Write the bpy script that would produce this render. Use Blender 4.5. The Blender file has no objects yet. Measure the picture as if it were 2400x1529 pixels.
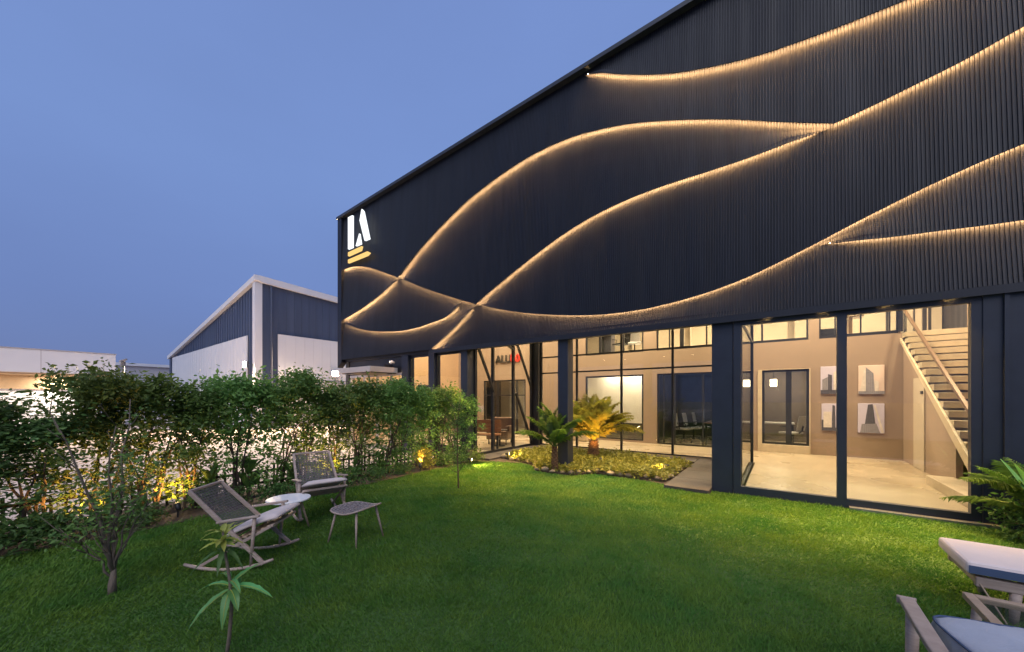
import bpy, math, random
import numpy as np
from mathutils import Vector, Matrix, Euler

R = math.radians
sc = bpy.context.scene
col = sc.collection

# ------------------------------------------------------------------ camera
# World axes: X runs along the facade (to the right), Y runs into the building, the camera stands at the origin on the lawn.
cd = bpy.data.cameras.new('camera')
cam = bpy.data.objects.new('camera', cd)
col.objects.link(cam)
cam.location = (0, 0, 1.6)
cam.rotation_euler = (R(90), 0, R(35.95))
cd.sensor_width = 36
cd.lens = 13.05
cd.shift_y = 0.071
cd.clip_end = 2000
sc.camera = cam

# ------------------------------------------------------------------ world: dusk sky
wd = bpy.data.worlds.new('World')
sc.world = wd
wd.use_nodes = True
nt = wd.node_tree
bg = nt.nodes['Background']
sky = nt.nodes.new('ShaderNodeTexSky')
sky.sky_type = 'NISHITA'
sky.sun_disc = False
sky.sun_elevation = R(1.5)
sky.sun_rotation = R(135)
sky.ozone_density = 4
tc = nt.nodes.new('ShaderNodeTexCoord')
sx = nt.nodes.new('ShaderNodeSeparateXYZ')
nt.links.new(tc.outputs['Generated'], sx.inputs[0])
rp = nt.nodes.new('ShaderNodeValToRGB')
els = rp.color_ramp.elements
els[0].position = 0.0
els[0].color = (.138, .188, .395, 1)
els[1].position = 1.0
els[1].color = (.175, .265, .58, 1)
e = els.new(.18); e.color = (.155, .226, .49, 1)
e = els.new(.45); e.color = (.186, .286, .595, 1)
nt.links.new(sx.outputs['Z'], rp.inputs[0])
mul = nt.nodes.new('ShaderNodeMix'); mul.data_type = 'RGBA'; mul.blend_type = 'ADD'
mul.inputs[0].default_value = 0.03
nz = nt.nodes.new('ShaderNodeTexNoise'); nz.inputs['Scale'].default_value = 2.2; nz.inputs['Detail'].default_value = 5
mpz = nt.nodes.new('ShaderNodeMapping'); mpz.inputs['Scale'].default_value = (1, 1, 2.6)
nt.links.new(tc.outputs['Generated'], mpz.inputs[0]); nt.links.new(mpz.outputs[0], nz.inputs['Vector'])
mz = nt.nodes.new('ShaderNodeMapRange'); mz.inputs[1].default_value = .3; mz.inputs[2].default_value = .7; mz.inputs[3].default_value = .97; mz.inputs[4].default_value = 1.03
nt.links.new(nz.outputs['Fac'], mz.inputs[0])
vm = nt.nodes.new('ShaderNodeVectorMath'); vm.operation = 'SCALE'
nt.links.new(rp.outputs[0], vm.inputs[0]); nt.links.new(mz.outputs[0], vm.inputs['Scale'])
nt.links.new(vm.outputs[0], mul.inputs[6])
nt.links.new(sky.outputs[0], mul.inputs[7])
nt.links.new(mul.outputs[2], bg.inputs[0])
bg.inputs[1].default_value = 1.0

# the last soft twilight glow, behind the camera
sd = bpy.data.lights.new('sun', 'SUN')
sd.energy = 1.9
sd.angle = R(60)
sd.color = (1.0, .96, .93)
sun = bpy.data.objects.new('sun', sd)
col.objects.link(sun)
sun.rotation_euler = Vector((.5, -.7, .95)).to_track_quat('Z', 'Y').to_euler()

vs = sc.view_settings
vs.view_transform = 'Standard'
vs.look = 'None'
vs.exposure = 0
vs.gamma = 1
cy = sc.cycles
cy.use_denoising = True
cy.denoiser = 'OPENIMAGEDENOISE'
cy.max_bounces = 8
cy.diffuse_bounces = 4
cy.glossy_bounces = 4
cy.transmission_bounces = 4
cy.transparent_max_bounces = 24
cy.caustics_reflective = False
cy.caustics_refractive = False
cy.sample_clamp_indirect = 6
cy.use_light_tree = True

# ------------------------------------------------------------------ materials
MATS = {}
def mat(name, c, rough=.6, metal=0., var=.0, scale=8., bump=0., bscale=60., spec=.5, c2=None, trans=0., emit=None, estr=0., sheen=0., stretch=None, rvar=0.):
    m = bpy.data.materials.new(name); m.use_nodes = True
    t = m.node_tree; N = t.nodes; L = t.links
    b = N['Principled BSDF']
    b.inputs['Base Color'].default_value = (*c, 1)
    b.inputs['Roughness'].default_value = rough
    b.inputs['Metallic'].default_value = metal
    b.inputs['Specular IOR Level'].default_value = spec
    if sheen: b.inputs['Sheen Weight'].default_value = sheen
    if var or c2 or bump or rvar:
        co = N.new('ShaderNodeTexCoord')
        src = co.outputs['Object']
        if stretch:
            mp = N.new('ShaderNodeMapping'); mp.inputs['Scale'].default_value = stretch
            L.new(src, mp.inputs[0]); src = mp.outputs[0]
    if var or c2:
        n = N.new('ShaderNodeTexNoise'); n.inputs['Scale'].default_value = scale; n.inputs['Detail'].default_value = 6
        n.inputs['Roughness'].default_value = .65
        L.new(src, n.inputs['Vector'])
        r = N.new('ShaderNodeValToRGB')
        d = c2 if c2 else tuple(max(0, x * (1 - var)) for x in c)
        u = c if c2 else tuple(min(1, x * (1 + var)) for x in c)
        r.color_ramp.elements[0].position = .32; r.color_ramp.elements[0].color = (*d, 1)
        r.color_ramp.elements[1].position = .68; r.color_ramp.elements[1].color = (*u, 1)
        L.new(n.outputs['Fac'], r.inputs[0]); L.new(r.outputs[0], b.inputs['Base Color'])
    if rvar:
        n3 = N.new('ShaderNodeTexNoise'); n3.inputs['Scale'].default_value = scale * .6; n3.inputs['Detail'].default_value = 5
        L.new(src, n3.inputs['Vector'])
        mr = N.new('ShaderNodeMapRange'); mr.inputs[3].default_value = max(.02, rough - rvar); mr.inputs[4].default_value = min(1, rough + rvar)
        mr.inputs[1].default_value = .3; mr.inputs[2].default_value = .7
        L.new(n3.outputs['Fac'], mr.inputs[0]); L.new(mr.outputs[0], b.inputs['Roughness'])
    if bump:
        n2 = N.new('ShaderNodeTexNoise'); n2.inputs['Scale'].default_value = bscale; n2.inputs['Detail'].default_value = 5
        L.new(src, n2.inputs['Vector'])
        bp = N.new('ShaderNodeBump'); bp.inputs['Strength'].default_value = bump; bp.inputs['Distance'].default_value = .02
        L.new(n2.outputs['Fac'], bp.inputs['Height']); L.new(bp.outputs[0], b.inputs['Normal'])
    if emit:
        b.inputs['Emission Color'].default_value = (*emit, 1)
        b.inputs['Emission Strength'].default_value = estr
    if trans:
        tr = N.new('ShaderNodeBsdfTranslucent'); tr.inputs[0].default_value = (*[min(1, x * 1.3) for x in c], 1)
        if var or c2: L.new(r.outputs[0], tr.inputs[0])
        mx = N.new('ShaderNodeMixShader'); mx.inputs[0].default_value = trans
        out = N['Material Output']
        L.new(b.outputs[0], mx.inputs[1]); L.new(tr.outputs[0], mx.inputs[2]); L.new(mx.outputs[0], out.inputs[0])
    MATS[name] = m
    return m

def foliage(name, c, c2, trans=.35, rough=.5):
    """leaf material: hue drifts from leaf clump to leaf clump and from plant to plant"""
    m = mat(name, c, rough, c2=c2, scale=9, trans=trans, spec=.35)
    t = m.node_tree; N = t.nodes; L = t.links
    oi = N.new('ShaderNodeObjectInfo')
    ramp = [n for n in N if n.type == 'VALTORGB'][0]
    hs = N.new('ShaderNodeHueSaturation')
    mr = N.new('ShaderNodeMapRange'); mr.inputs[3].default_value = .75; mr.inputs[4].default_value = 1.2
    L.new(oi.outputs['Random'], mr.inputs[0]); L.new(mr.outputs[0], hs.inputs['Value'])
    mh = N.new('ShaderNodeMapRange'); mh.inputs[3].default_value = .485; mh.inputs[4].default_value = .515
    L.new(oi.outputs['Random'], mh.inputs[0]); L.new(mh.outputs[0], hs.inputs['Hue'])
    L.new(ramp.outputs[0], hs.inputs['Color'])
    for n in N:
        if n.type == 'BSDF_PRINCIPLED': L.new(hs.outputs[0], n.inputs['Base Color'])
        if n.type == 'BSDF_TRANSLUCENT': L.new(hs.outputs[0], n.inputs[0])
    return m

def wood(name, c, c2, rough=.6, axis=(1, 1, 9)):
    return mat(name, c, rough, c2=c2, scale=6, bump=.15, bscale=30, stretch=axis)

def glass(name, tint=(.93, .95, .95), f0=.045):
    m = bpy.data.materials.new(name); m.use_nodes = True
    t = m.node_tree; N = t.nodes; L = t.links
    N.remove(N['Principled BSDF'])
    tr = N.new('ShaderNodeBsdfTransparent'); tr.inputs[0].default_value = (*tint, 1)
    gl = N.new('ShaderNodeBsdfGlossy'); gl.inputs['Roughness'].default_value = .01
    lw = N.new('ShaderNodeLayerWeight'); lw.inputs[0].default_value = .5
    p = N.new('ShaderNodeMath'); p.operation = 'POWER'; p.inputs[1].default_value = 5
    L.new(lw.outputs['Facing'], p.inputs[0])
    ma = N.new('ShaderNodeMath'); ma.operation = 'MULTIPLY_ADD'; ma.inputs[1].default_value = 1 - f0; ma.inputs[2].default_value = f0
    L.new(p.outputs[0], ma.inputs[0])
    mx = N.new('ShaderNodeMixShader')
    L.new(ma.outputs[0], mx.inputs[0]); L.new(tr.outputs[0], mx.inputs[1]); L.new(gl.outputs[0], mx.inputs[2])
    L.new(mx.outputs[0], N['Material Output'].inputs[0])
    MATS[name] = m
    return m

def emis(name, c, s):
    m = bpy.data.materials.new(name); m.use_nodes = True
    t = m.node_tree
    em = t.nodes.new('ShaderNodeEmission'); em.inputs[0].default_value = (*c, 1); em.inputs[1].default_value = s
    t.nodes.remove(t.nodes['Principled BSDF'])
    t.links.new(em.outputs[0], t.nodes['Material Output'].inputs[0])
    MATS[name] = m
    return m

WARM = (1.0, .76, .47)
AMBER = (1.0, .46, .10)
mat('cladding', (.0125, .0145, .0215), .45, metal=.1, var=.25, scale=1.2, spec=.4, stretch=(6, 6, .35), rvar=.08)
mat('dark_frame', (.016, .016, .02), .38, var=.2, scale=3, spec=.5)
mat('column_paint', (.022, .026, .04), .4, var=.15, scale=3)
emis('led', (1.0, .56, .24), 135.0)
glass('glass')
glass('glass_clear', (.95, .96, .95), .02)
for n_ in MATS['glass_clear'].node_tree.nodes:
    if n_.type == 'MATH' and n_.operation == 'MULTIPLY_ADD': n_.inputs[1].default_value = .15
mat('plaster', (.285, .208, .152), .85, var=.04, scale=1.5, bump=.05, bscale=40)
mat('plaster_light', (.45, .38, .29), .85, var=.04, scale=1.5)
mat('plaster_orange', (.42, .28, .15), .85, var=.05, scale=1.2)
mat('white_wall', (.78, .75, .70), .85, var=.03, scale=2)
mat('ceiling_paint', (.62, .58, .52), .9, var=.03)
mat('floor_stone', (.45, .365, .25), .30, c2=(.40, .325, .225), scale=1.1, bump=.03, bscale=25, rvar=.1)
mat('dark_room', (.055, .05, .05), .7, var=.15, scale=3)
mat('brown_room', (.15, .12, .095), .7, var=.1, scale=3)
mat('stair_stone', (.50, .41, .29), .5, var=.1, scale=5, bump=.05, bscale=30)
mat('stair_gap_shade', (.16, .12, .09), .7, var=.1)  # dark tone standing in for shade between the treads
mat('rail_metal', (.20, .13, .08), .35, metal=.3, var=.1)
mat('roof_metal', (.05, .055, .065), .45, metal=.4, var=.15)
mat('canopy_board', (.50, .44, .40), .6, var=.06, scale=3)
mat('paver', (.065, .050, .044), .75, c2=(.045, .036, .032), scale=2.5, bump=.25, bscale=35)
mat('paver_edge', (.075, .065, .06), .7, var=.1)
mat('concrete', (.62, .51, .42), .85, c2=(.54, .44, .37), scale=.5, bump=.15, bscale=12)
mat('asphalt', (.30, .275, .25), .9, c2=(.24, .22, .20), scale=.3, bump=.2, bscale=30)
mat('soil', (.085, .055, .035), .95, c2=(.045, .03, .02), scale=6, bump=.8, bscale=25)
mat('turf', (.060, .125, .020), .95, c2=(.035, .085, .015), scale=1.6, bump=.6, bscale=40)
mat('grass_blade', (.155, .255, .034), .6, c2=(.056, .176, .030), scale=1.5, trans=.35, spec=.2)
foliage('leaf', (.195, .325, .075), (.088, .180, .042))
foliage('leaf_warm', (.17, .23, .045), (.085, .14, .03))
foliage('leaf_dark', (.120, .215, .055), (.052, .120, .032))
foliage('leaf_lit_yellow', (.34, .30, .05), (.17, .20, .04))  # yellow lamp light put into the leaf colour
foliage('leaf_cycad', (.11, .20, .04), (.055, .11, .025))
foliage('leaf_broad', (.17, .40, .13), (.11, .30, .09), trans=.3, rough=.35)
foliage('leaf_fresh', (.50, .50, .10), (.34, .40, .08), trans=.4)
mat('bark', (.13, .095, .065), .9, c2=(.055, .04, .03), scale=14, bump=.6, bscale=40, stretch=(1, 1, .4))
mat('bark_pale', (.20, .155, .115), .9, c2=(.09, .07, .055), scale=14, bump=.5, bscale=40, stretch=(1, 1, .4))
mat('cycad_trunk', (.16, .085, .04), .95, c2=(.06, .03, .015), scale=20, bump=1.0, bscale=30)
wood('teak_grey', (.42, .325, .27), (.27, .20, .165))
wood('teak_warm', (.42, .31, .22), (.30, .21, .15))
wood('bench_wood', (.36, .15, .06), (.24, .09, .035), .45)
mat('cord_dark', (.13, .115, .112), .8, var=.35, scale=60)
mat('cord_grey', (.34, .29, .28), .8, c2=(.06, .05, .055), scale=38, bump=.4, bscale=80)
mat('cushion_cream', (.56, .47, .44), .9, var=.06, scale=5, bump=.15, bscale=120, sheen=.2)
mat('cushion_pink', (.72, .60, .56), .9, var=.04, scale=4, bump=.12, bscale=150, sheen=.2)
mat('cushion_blue', (.055, .085, .16), .85, var=.1, scale=6, bump=.15, bscale=150)
mat('cushion_slate', (.35, .375, .44), .9, var=.08, scale=6, bump=.25, bscale=90, sheen=.2)
mat('table_white', (.78, .77, .78), .3, var=.02)
mat('black_plastic', (.02, .02, .022), .5, var=.2)
mat('chrome', (.55, .55, .56), .2, metal=.9)
mat('steel_grey', (.25, .25, .26), .4, metal=.6, var=.1)
mat('chair_mesh', (.55, .52, .48), .7, var=.1)
mat('brown_leather', (.16, .09, .055), .5, var=.15, scale=8)
emis('logo_white', (.92, .96, 1.0), 1.4)
emis('logo_gold', (1.0, .66, .22), 1.1)
emis('lamp_warm', (1.0, .78, .5), 12)
emis('lamp_flood', (1.0, .88, .68), 120)
emis('lamp_amber', (1.0, .70, .30), 14)
emis('screen_glow', (.9, .95, 1.0), 2.2)
mat('letter_black', (.02, .02, .02), .4)
mat('letter_red', (.55, .03, .02), .4)
mat('neighbour_blue', (.055, .075, .13), .5, var=.15, scale=.8, stretch=(4, 4, .3))
mat('neighbour_white', (.62, .63, .66), .7, var=.03, scale=.6)
mat('neighbour_grey', (.40, .39, .41), .8, var=.05, scale=.6)
mat('tan_soffit', (.42, .30, .18), .7, var=.06)
mat('stone_pale', (.36, .28, .18), .85, c2=(.20, .155, .10), scale=9, bump=.5, bscale=25)
mat('stone_dark', (.20, .16, .12), .9, c2=(.10, .08, .06), scale=9, bump=.5, bscale=25)
mat('print_sky', (.50, .46, .60), .5, var=.12, scale=1.2)
mat('print_sky_warm', (.66, .52, .46), .5, var=.12, scale=1.2)
mat('print_dark', (.045, .042, .05), .5, var=.3, scale=14)
mat('print_mid', (.20, .19, .22), .5, var=.3, scale=14)
mat('print_pale', (.60, .54, .50), .5, var=.15, scale=10)
def window_grid(name, c, c2, sx_, sz):
    m = mat(name, c, .5); t = m.node_tree; co = t.nodes.new('ShaderNodeTexCoord'); mp = t.nodes.new('ShaderNodeMapping'); mp.inputs['Rotation'].default_value = (R(90), 0, 0)
    b = t.nodes.new('ShaderNodeTexBrick'); b.inputs['Color1'].default_value = (*c, 1); b.inputs['Color2'].default_value = (*[x * 1.5 for x in c], 1); b.inputs['Mortar'].default_value = (*c2, 1)
    b.inputs['Scale'].default_value = 1; b.inputs['Brick Width'].default_value = sx_; b.inputs['Row Height'].default_value = sz; b.inputs['Mortar Size'].default_value = .004; b.offset = 0
    t.links.new(co.outputs['Object'], mp.inputs[0]); t.links.new(mp.outputs[0], b.inputs['Vector']); t.links.new(b.outputs[0], t.nodes['Principled BSDF'].inputs['Base Color'])
window_grid('print_mid', (.13, .125, .15), (.30, .28, .30), .035, .028)
window_grid('print_dark', (.035, .034, .042), (.11, .10, .12), .03, .035)
mat('fence_wood', (.050, .040, .034), .85, c2=(.025, .02, .018), scale=10)
mat('slat_dark', (.055, .05, .048), .6, var=.1)
mat('curtain_white', (.80, .76, .68), .9, var=.03)

# ------------------------------------------------------------------ mesh helpers
class MB:
    def __init__(s): s.v = []; s.f = []
    def add(s, vs, fs):
        o = len(s.v); s.v.extend(tuple(map(float, p)) for p in vs); s.f.extend(tuple(o + i for i in f) for f in fs); return s
    def box(s, x0, x1, y0, y1, z0, z1):
        return s.add([(x0, y0, z0), (x1, y0, z0), (x1, y1, z0), (x0, y1, z0), (x0, y0, z1), (x1, y0, z1), (x1, y1, z1), (x0, y1, z1)],
                     [(3, 2, 1, 0), (4, 5, 6, 7), (0, 1, 5, 4), (1, 2, 6, 5), (2, 3, 7, 6), (3, 0, 4, 7)])
    def bar(s, p, q, w, h, up=(0, 0, 1)):
        p = Vector(p); q = Vector(q); d = (q - p).normalized(); u = Vector(up)
        if abs(d.dot(u)) > .98: u = Vector((1, 0, 0))
        a = d.cross(u).normalized(); b = a.cross(d).normalized()
        vs = [c + a * i * w / 2 + b * j * h / 2 for c in (p, q) for i, j in ((-1, -1), (1, -1), (1, 1), (-1, 1))]
        return s.add(vs, [(3, 2, 1, 0), (4, 5, 6, 7), (0, 1, 5, 4), (1, 2, 6, 5), (2, 3, 7, 6), (3, 0, 4, 7)])
    def tube(s, pts, rad, n=6, cap=True, sq=(1, 1)):
        pts = [Vector(p) for p in pts]
        if not hasattr(rad, '__len__'): rad = [rad] * len(pts)
        ref = Vector((0, 0, 1)) if abs((pts[-1] - pts[0]).normalized().z) < .9 else Vector((1, 0, 0))
        vs = []; k = len(pts)
        for i, p in enumerate(pts):
            d = (pts[min(i + 1, k - 1)] - pts[max(i - 1, 0)]).normalized()
            a = d.cross(ref).normalized(); b = a.cross(d).normalized()
            for j in range(n):
                t = 2 * math.pi * j / n
                vs.append(p + a * math.cos(t) * rad[i] * sq[0] + b * math.sin(t) * rad[i] * sq[1])
        fs = [(i * n + j, i * n + (j + 1) % n, (i + 1) * n + (j + 1) % n, (i + 1) * n + j) for i in range(k - 1) for j in range(n)]
        if cap: fs += [tuple(range(n - 1, -1, -1)), tuple((k - 1) * n + j for j in range(n))]
        return s.add(vs, fs)
    def prism(s, poly, y0, y1):
        """polygon in X-Z extruded along Y"""
        n = len(poly)
        vs = [(x, y0, z) for x, z in poly] + [(x, y1, z) for x, z in poly]
        fs = [tuple(range(n)), tuple(range(2 * n - 1, n - 1, -1))] + [(i, n + i, n + (i + 1) % n, (i + 1) % n) for i in range(n)]
        return s.add(vs, fs)
    def slab(s, poly, z0, z1):
        n = len(poly)
        vs = [(x, y, z0) for x, y in poly] + [(x, y, z1) for x, y in poly]
        fs = [tuple(range(n - 1, -1, -1)), tuple(range(n, 2 * n))] + [(i, (i + 1) % n, n + (i + 1) % n, n + i) for i in range(n)]
        return s.add(vs, fs)
    def disc(s, c, r, z0, z1, n=24):
        return s.slab([(c[0] + r * math.cos(2 * math.pi * i / n), c[1] + r * math.sin(2 * math.pi * i / n)) for i in range(n)], z0, z1)
    def mesh(s, name):
        m = bpy.data.meshes.new(name); m.from_pydata(s.v, [], s.f); m.update(); return m
    def build(s, name, material, parent=None, smooth=False, bevel=0., loc=None):
        return link(name, s.mesh(name), material, parent, smooth, bevel, loc)

def link(name, me, material=None, parent=None, smooth=False, bevel=0., loc=None):
    if material and not me.materials: me.materials.append(MATS[material])
    if smooth:
        me.polygons.foreach_set('use_smooth', [True] * len(me.polygons))
    o = bpy.data.objects.new(name, me); col.objects.link(o)
    if parent: o.parent = parent
    if loc: o.location = loc
    if bevel:
        b = o.modifiers.new('bevel', 'BEVEL'); b.width = bevel; b.segments = 2; b.limit_method = 'ANGLE'
    return o

def tag(o, label=None, cat=None, group=None, kind=None):
    for k, v in (('label', label), ('category', cat), ('group', group), ('kind', kind)):
        if v: o[k] = v
    return o

def thing(name, label, cat, loc=(0, 0, 0), rz=0., group=None):
    o = bpy.data.objects.new(name, None); col.objects.link(o)
    o.location = loc; o.rotation_euler = (0, 0, rz); o.empty_display_size = .2
    return tag(o, label, cat, group)

def copy_tree(o, parent=None):
    c = o.copy(); col.objects.link(c)
    if parent: c.parent = parent
    for ch in list(o.children): copy_tree(ch, c)
    return c

def lamp(kind, name, loc, energy, color=WARM, parent=None, target=None, size=.3, spot=70, blend=.6, radius=.05):
    d = bpy.data.lights.new(name, kind); d.energy = energy; d.color = color
    if kind == 'AREA': d.shape = 'DISK'; d.size = size
    if kind == 'SPOT': d.spot_size = R(spot); d.spot_blend = blend; d.shadow_soft_size = radius
    if kind == 'POINT': d.shadow_soft_size = radius
    o = bpy.data.objects.new(name, d); col.objects.link(o); o.location = loc
    if target is not None:
        o.rotation_euler = (Vector(loc) - Vector(target)).to_track_quat('Z', 'Y').to_euler()
    if parent: o.parent = parent
    return o

def bulk(name, verts, faces_n, material, parent=None, smooth=False):
    """numpy array verts (n, k, 3): n separate k-gons"""
    n, k = verts.shape[:2]
    me = bpy.data.meshes.new(name)
    me.vertices.add(n * k); me.vertices.foreach_set('co', verts.reshape(-1).astype(np.float32))
    me.loops.add(n * k); me.loops.foreach_set('vertex_index', np.arange(n * k, dtype=np.int32))
    me.polygons.add(n); me.polygons.foreach_set('loop_start', np.arange(0, n * k, k, dtype=np.int32))
    me.update(calc_edges=True)
    return link(name, me, material, parent, smooth)

# ================================================================== SETTING: ground, lawn, beds
m = MB()
for i in range(12):
    for j in range(12):
        x0, y0 = -180 + i * 30, -180 + j * 30
        m.add([(x0, y0, -.03), (x0 + 30, y0, -.03), (x0 + 30, y0 + 30, -.03), (x0, y0 + 30, -.03)], [(0, 1, 2, 3)])
m.v = [(x, y, z) for x, y, z in m.v]
tag(m.build('ground', 'asphalt'), kind='structure')
# pale concrete yard behind the hedge
tag(MB().slab([(-60, -40), (-7.6, -40), (-7.6, 7.1), (-13.4, 7.1), (-13.4, 40), (-60, 40)], -.03, -.012).build('yard_pavement', 'concrete'), kind='structure')
# lawn sheet
LAWN = [(-6.35, -6), (7, -6), (7, 7.24), (-.97, 7.24), (-.97, 6.96), (-1.70, 6.96), (-1.78, 7.30), (-2.3, 7.36), (-3.2, 7.38), (-3.55, 6.92), (-4.4, 6.92), (-4.7, 7.4), (-5.2, 7.52), (-5.9, 7.32), (-6.35, 7.0)]
tag(MB().slab(LAWN, -.03, .0).build('lawn', 'turf'), kind='structure')
tag(MB().slab([(-7.6, -6), (-6.33, -6), (-6.28, -2), (-6.33, 0), (-6.25, 1.2), (-6.33, 2.6), (-6.24, 4.1), (-6.30, 5.6), (-6.1, 7.1), (-5.2, 7.6), (-5.9, 7.9), (-7.6, 7.15)], -.03, .012).build('hedge_bed', 'soil'), kind='structure')
# recess paving: dark stone slabs round the planting bed
rec = MB().box(-6.70, -.97, 7.3, 10.55, -.03, -.005).build('courtyard_base', 'soil'); tag(rec, kind='structure')
def pavers(x0, x1, y0, y1, nx, ny, z=.06):
    for i in range(nx):
        for j in range(ny):
            g = .004
            a, b = x0 + (x1 - x0) * i / nx + g, x0 + (x1 - x0) * (i + 1) / nx - g
            c, d = y0 + (y1 - y0) * j / ny + g, y0 + (y1 - y0) * (j + 1) / ny - g
            MB().box(a, b, c, d, -.02, z + random.uniform(-.002, .002)).build('paving_slab', 'paver', pv, bevel=.004)
random.seed(4)
pv = MB().box(-1.69, -.98, 6.98, 10.5, -.028, .01).build('courtyard_paving', 'paver_edge'); tag(pv, kind='structure')
pavers(-1.70, -.975, 6.96, 10.54, 1, 4)
pavers(-6.68, -1.71, 9.95, 10.54, 5, 1)
pavers(-6.68, -6.05, 7.35, 9.94, 1, 3)

# grass blades
rng = np.random.default_rng(3)
def in_poly(x, y, poly):
    ins = np.zeros(len(x), bool); n = len(poly); j = n - 1
    for i in range(n):
        xi, yi = poly[i]; xj, yj = poly[j]
        c = ((yi > y) != (yj > y)) & (x < (xj - xi) * (y - yi) / (yj - yi + 1e-12) + xi)
        ins ^= c; j = i
    return ins
def blades(n, r0, r1, a0, a1, hmin, hmax):
    """blade density falls with distance from the viewer, blade width grows with it"""
    r = rng.uniform(r0, r1, n); t = rng.uniform(a0, a1, n)
    x = -r * np.sin(t); y = r * np.cos(t)
    k = in_poly(x, y, LAWN); x, y, r = x[k], y[k], r[k]; n = len(x)
    patch = .85 + .22 * np.sin(x * 1.7 + 1.3 * np.sin(y * 1.1)) * np.sin(y * 1.9 + x * .6) + .12 * np.sin(x * 7 + 2 * np.sin(y * 5)) + .10 * np.sin(y * 9 - x * 4)
    h = rng.gamma(5, .2, n) * (hmax + hmin) * .5 * patch; h = np.clip(h * .72, .010, .055); a = rng.uniform(0, 2 * np.pi, n); l = rng.uniform(.3, 1.4, n) * h
    la = rng.normal(0, 1.3, n) + 1.5 * np.sin(x * .9 + y * .7)
    w = .0018 * np.maximum(r, 1.6) + .001
    dx, dy = np.cos(a) * w / 2, np.sin(a) * w / 2
    v = np.empty((n, 3, 3))
    v[:, 0] = np.stack([x - dx, y - dy, np.zeros(n)], 1); v[:, 1] = np.stack([x + dx, y + dy, np.zeros(n)], 1)
    v[:, 2] = np.stack([x + np.cos(la) * l, y + np.sin(la) * l, h], 1)
    return v
V = np.concatenate([blades(640000, 1.7, 9.6, R(-25), R(96), .022, .05), blades(150000, 1.7, 9, R(-170), R(-25), .022, .05), blades(95000, 1.7, 7.5, R(96), R(190), .022, .05), blades(110000, .02, 1.75, R(-180), R(180), .022, .05)])
g = bulk('grass', V, 3, 'grass_blade'); tag(g, 'short mown green grass covering the lawn', 'grass', kind='stuff')

# ================================================================== THE OFFICE BUILDING
B = thing('office_building', 'dark corrugated metal office building with glowing wave lines and lit glass ground floor', 'building', (-5, 7.3, 0))
B.location = (0, 0, 0)
YF = 7.3
def spline(pts):
    xs = np.array([p[0] for p in pts]); zs = np.array([p[1] for p in pts])
    d = np.diff(zs) / np.diff(xs); s = np.empty(len(xs)); s[0] = d[0]; s[-1] = d[-1]
    h = np.diff(xs); s[1:-1] = (d[:-1] * h[1:] + d[1:] * h[:-1]) / (h[:-1] + h[1:])
    def f(x):
        x = np.asarray(x, float); i = np.clip(np.searchsorted(xs, x) - 1, 0, len(xs) - 2)
        t = (x - xs[i]) / h[i]; t = np.clip(t, 0, 1)
        return ((1 + 2 * t) * (1 - t) ** 2 * zs[i] + t * (1 - t) ** 2 * h[i] * s[i] + t * t * (3 - 2 * t) * zs[i + 1] + t * t * (t - 1) * h[i] * s[i + 1])
    return f
XR_ = 4.6
cA = spline([(-3.56, 8.522), (-3.24, 8.40), (-2.64, 8.06), (-2.06, 7.75), (-1.6, 7.54), (-1.17, 7.39), (-.77, 7.27), (-.40, 7.18), (0, 7.11), (.37, 7.07), (.85, 7.03), (1.45, 7.0), (2.4, 6.98), (XR_, 7.1)])
cB = spline([(-9.58, 5.34), (-8.65, 5.92), (-7.66, 6.41), (-6.69, 6.80), (-5.96, 7.0), (-5.29, 7.14), (-4.68, 7.22), (-4.11, 7.24), (-3.59, 7.21), (-3.1, 7.13), (-2.39, 6.96), (-1.6, 6.68), (-.77, 6.33), (.1, 5.90), (.62, 5.655)])
cB2 = spline([(-12.8, 4.40), (-11.62, 4.64), (-10.41, 4.99), (-9.58, 5.335)])
cD = spline([(-12.8, 6.20), (-12.28, 6.21), (-11.72, 6.13), (-11.0, 5.92), (-10.3, 5.64), (-9.58, 5.34), (-8.37, 4.80), (-7.32, 4.38), (-6.39, 4.04), (-5.55, 3.78), (-4.8, 3.59), (-4.11, 3.46), (-3.59, 3.38), (-2.64, 3.30), (-1.82, 3.33), (-1.1, 3.43), (-.46, 3.59), (.1, 3.80), (.39, 3.92), (.85, 4.12), (1.29, 4.30), (1.69, 4.45), (2.05, 4.57), (2.37, 4.66), (XR_, 5.2)])
cC = spline([(-8.15, 2.98), (-7.32, 3.42), (-6.39, 4.03), (-5.55, 4.45), (-4.68, 4.85), (-3.79, 5.20), (-3.1, 5.39), (-2.39, 5.50), (-1.75, 5.54), (-1.1, 5.54), (-.46, 5.55), (.1, 5.59), (.62, 5.65), (1.08, 5.73), (1.49, 5.82), (1.88, 5.91), (2.37, 6.07), (XR_, 6.6)])
cF = spline([(-12.8, 4.33), (-12.14, 4.12), (-11.37, 3.91), (-10.19, 3.73), (-9.13, 3.67), (-8.18, 3.74), (-7.32, 3.92), (-6.92, 4.18)])
cG = spline([(.39, 3.93), (.66, 3.90), (1.08, 3.84), (1.69, 3.79), (2.05, 3.76), (2.37, 3.74), (XR_, 3.70)])
roof = lambda x: 8.11 + .0437 * (np.asarray(x, float) + 13.06)
base = lambda x: np.full_like(np.asarray(x, float), 3.0)
PW = lambda x, *seg: np.select([np.asarray(x) <= s[0] for s in seg], [s[1](x) for s in seg])
INF = 99
PROUD = .105
PITCH = .04
prof = [(0, 0), (.018, 0), (.024, .012), (.034, .012)]      # one corrugation: flat pan, then a shallow valley
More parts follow.
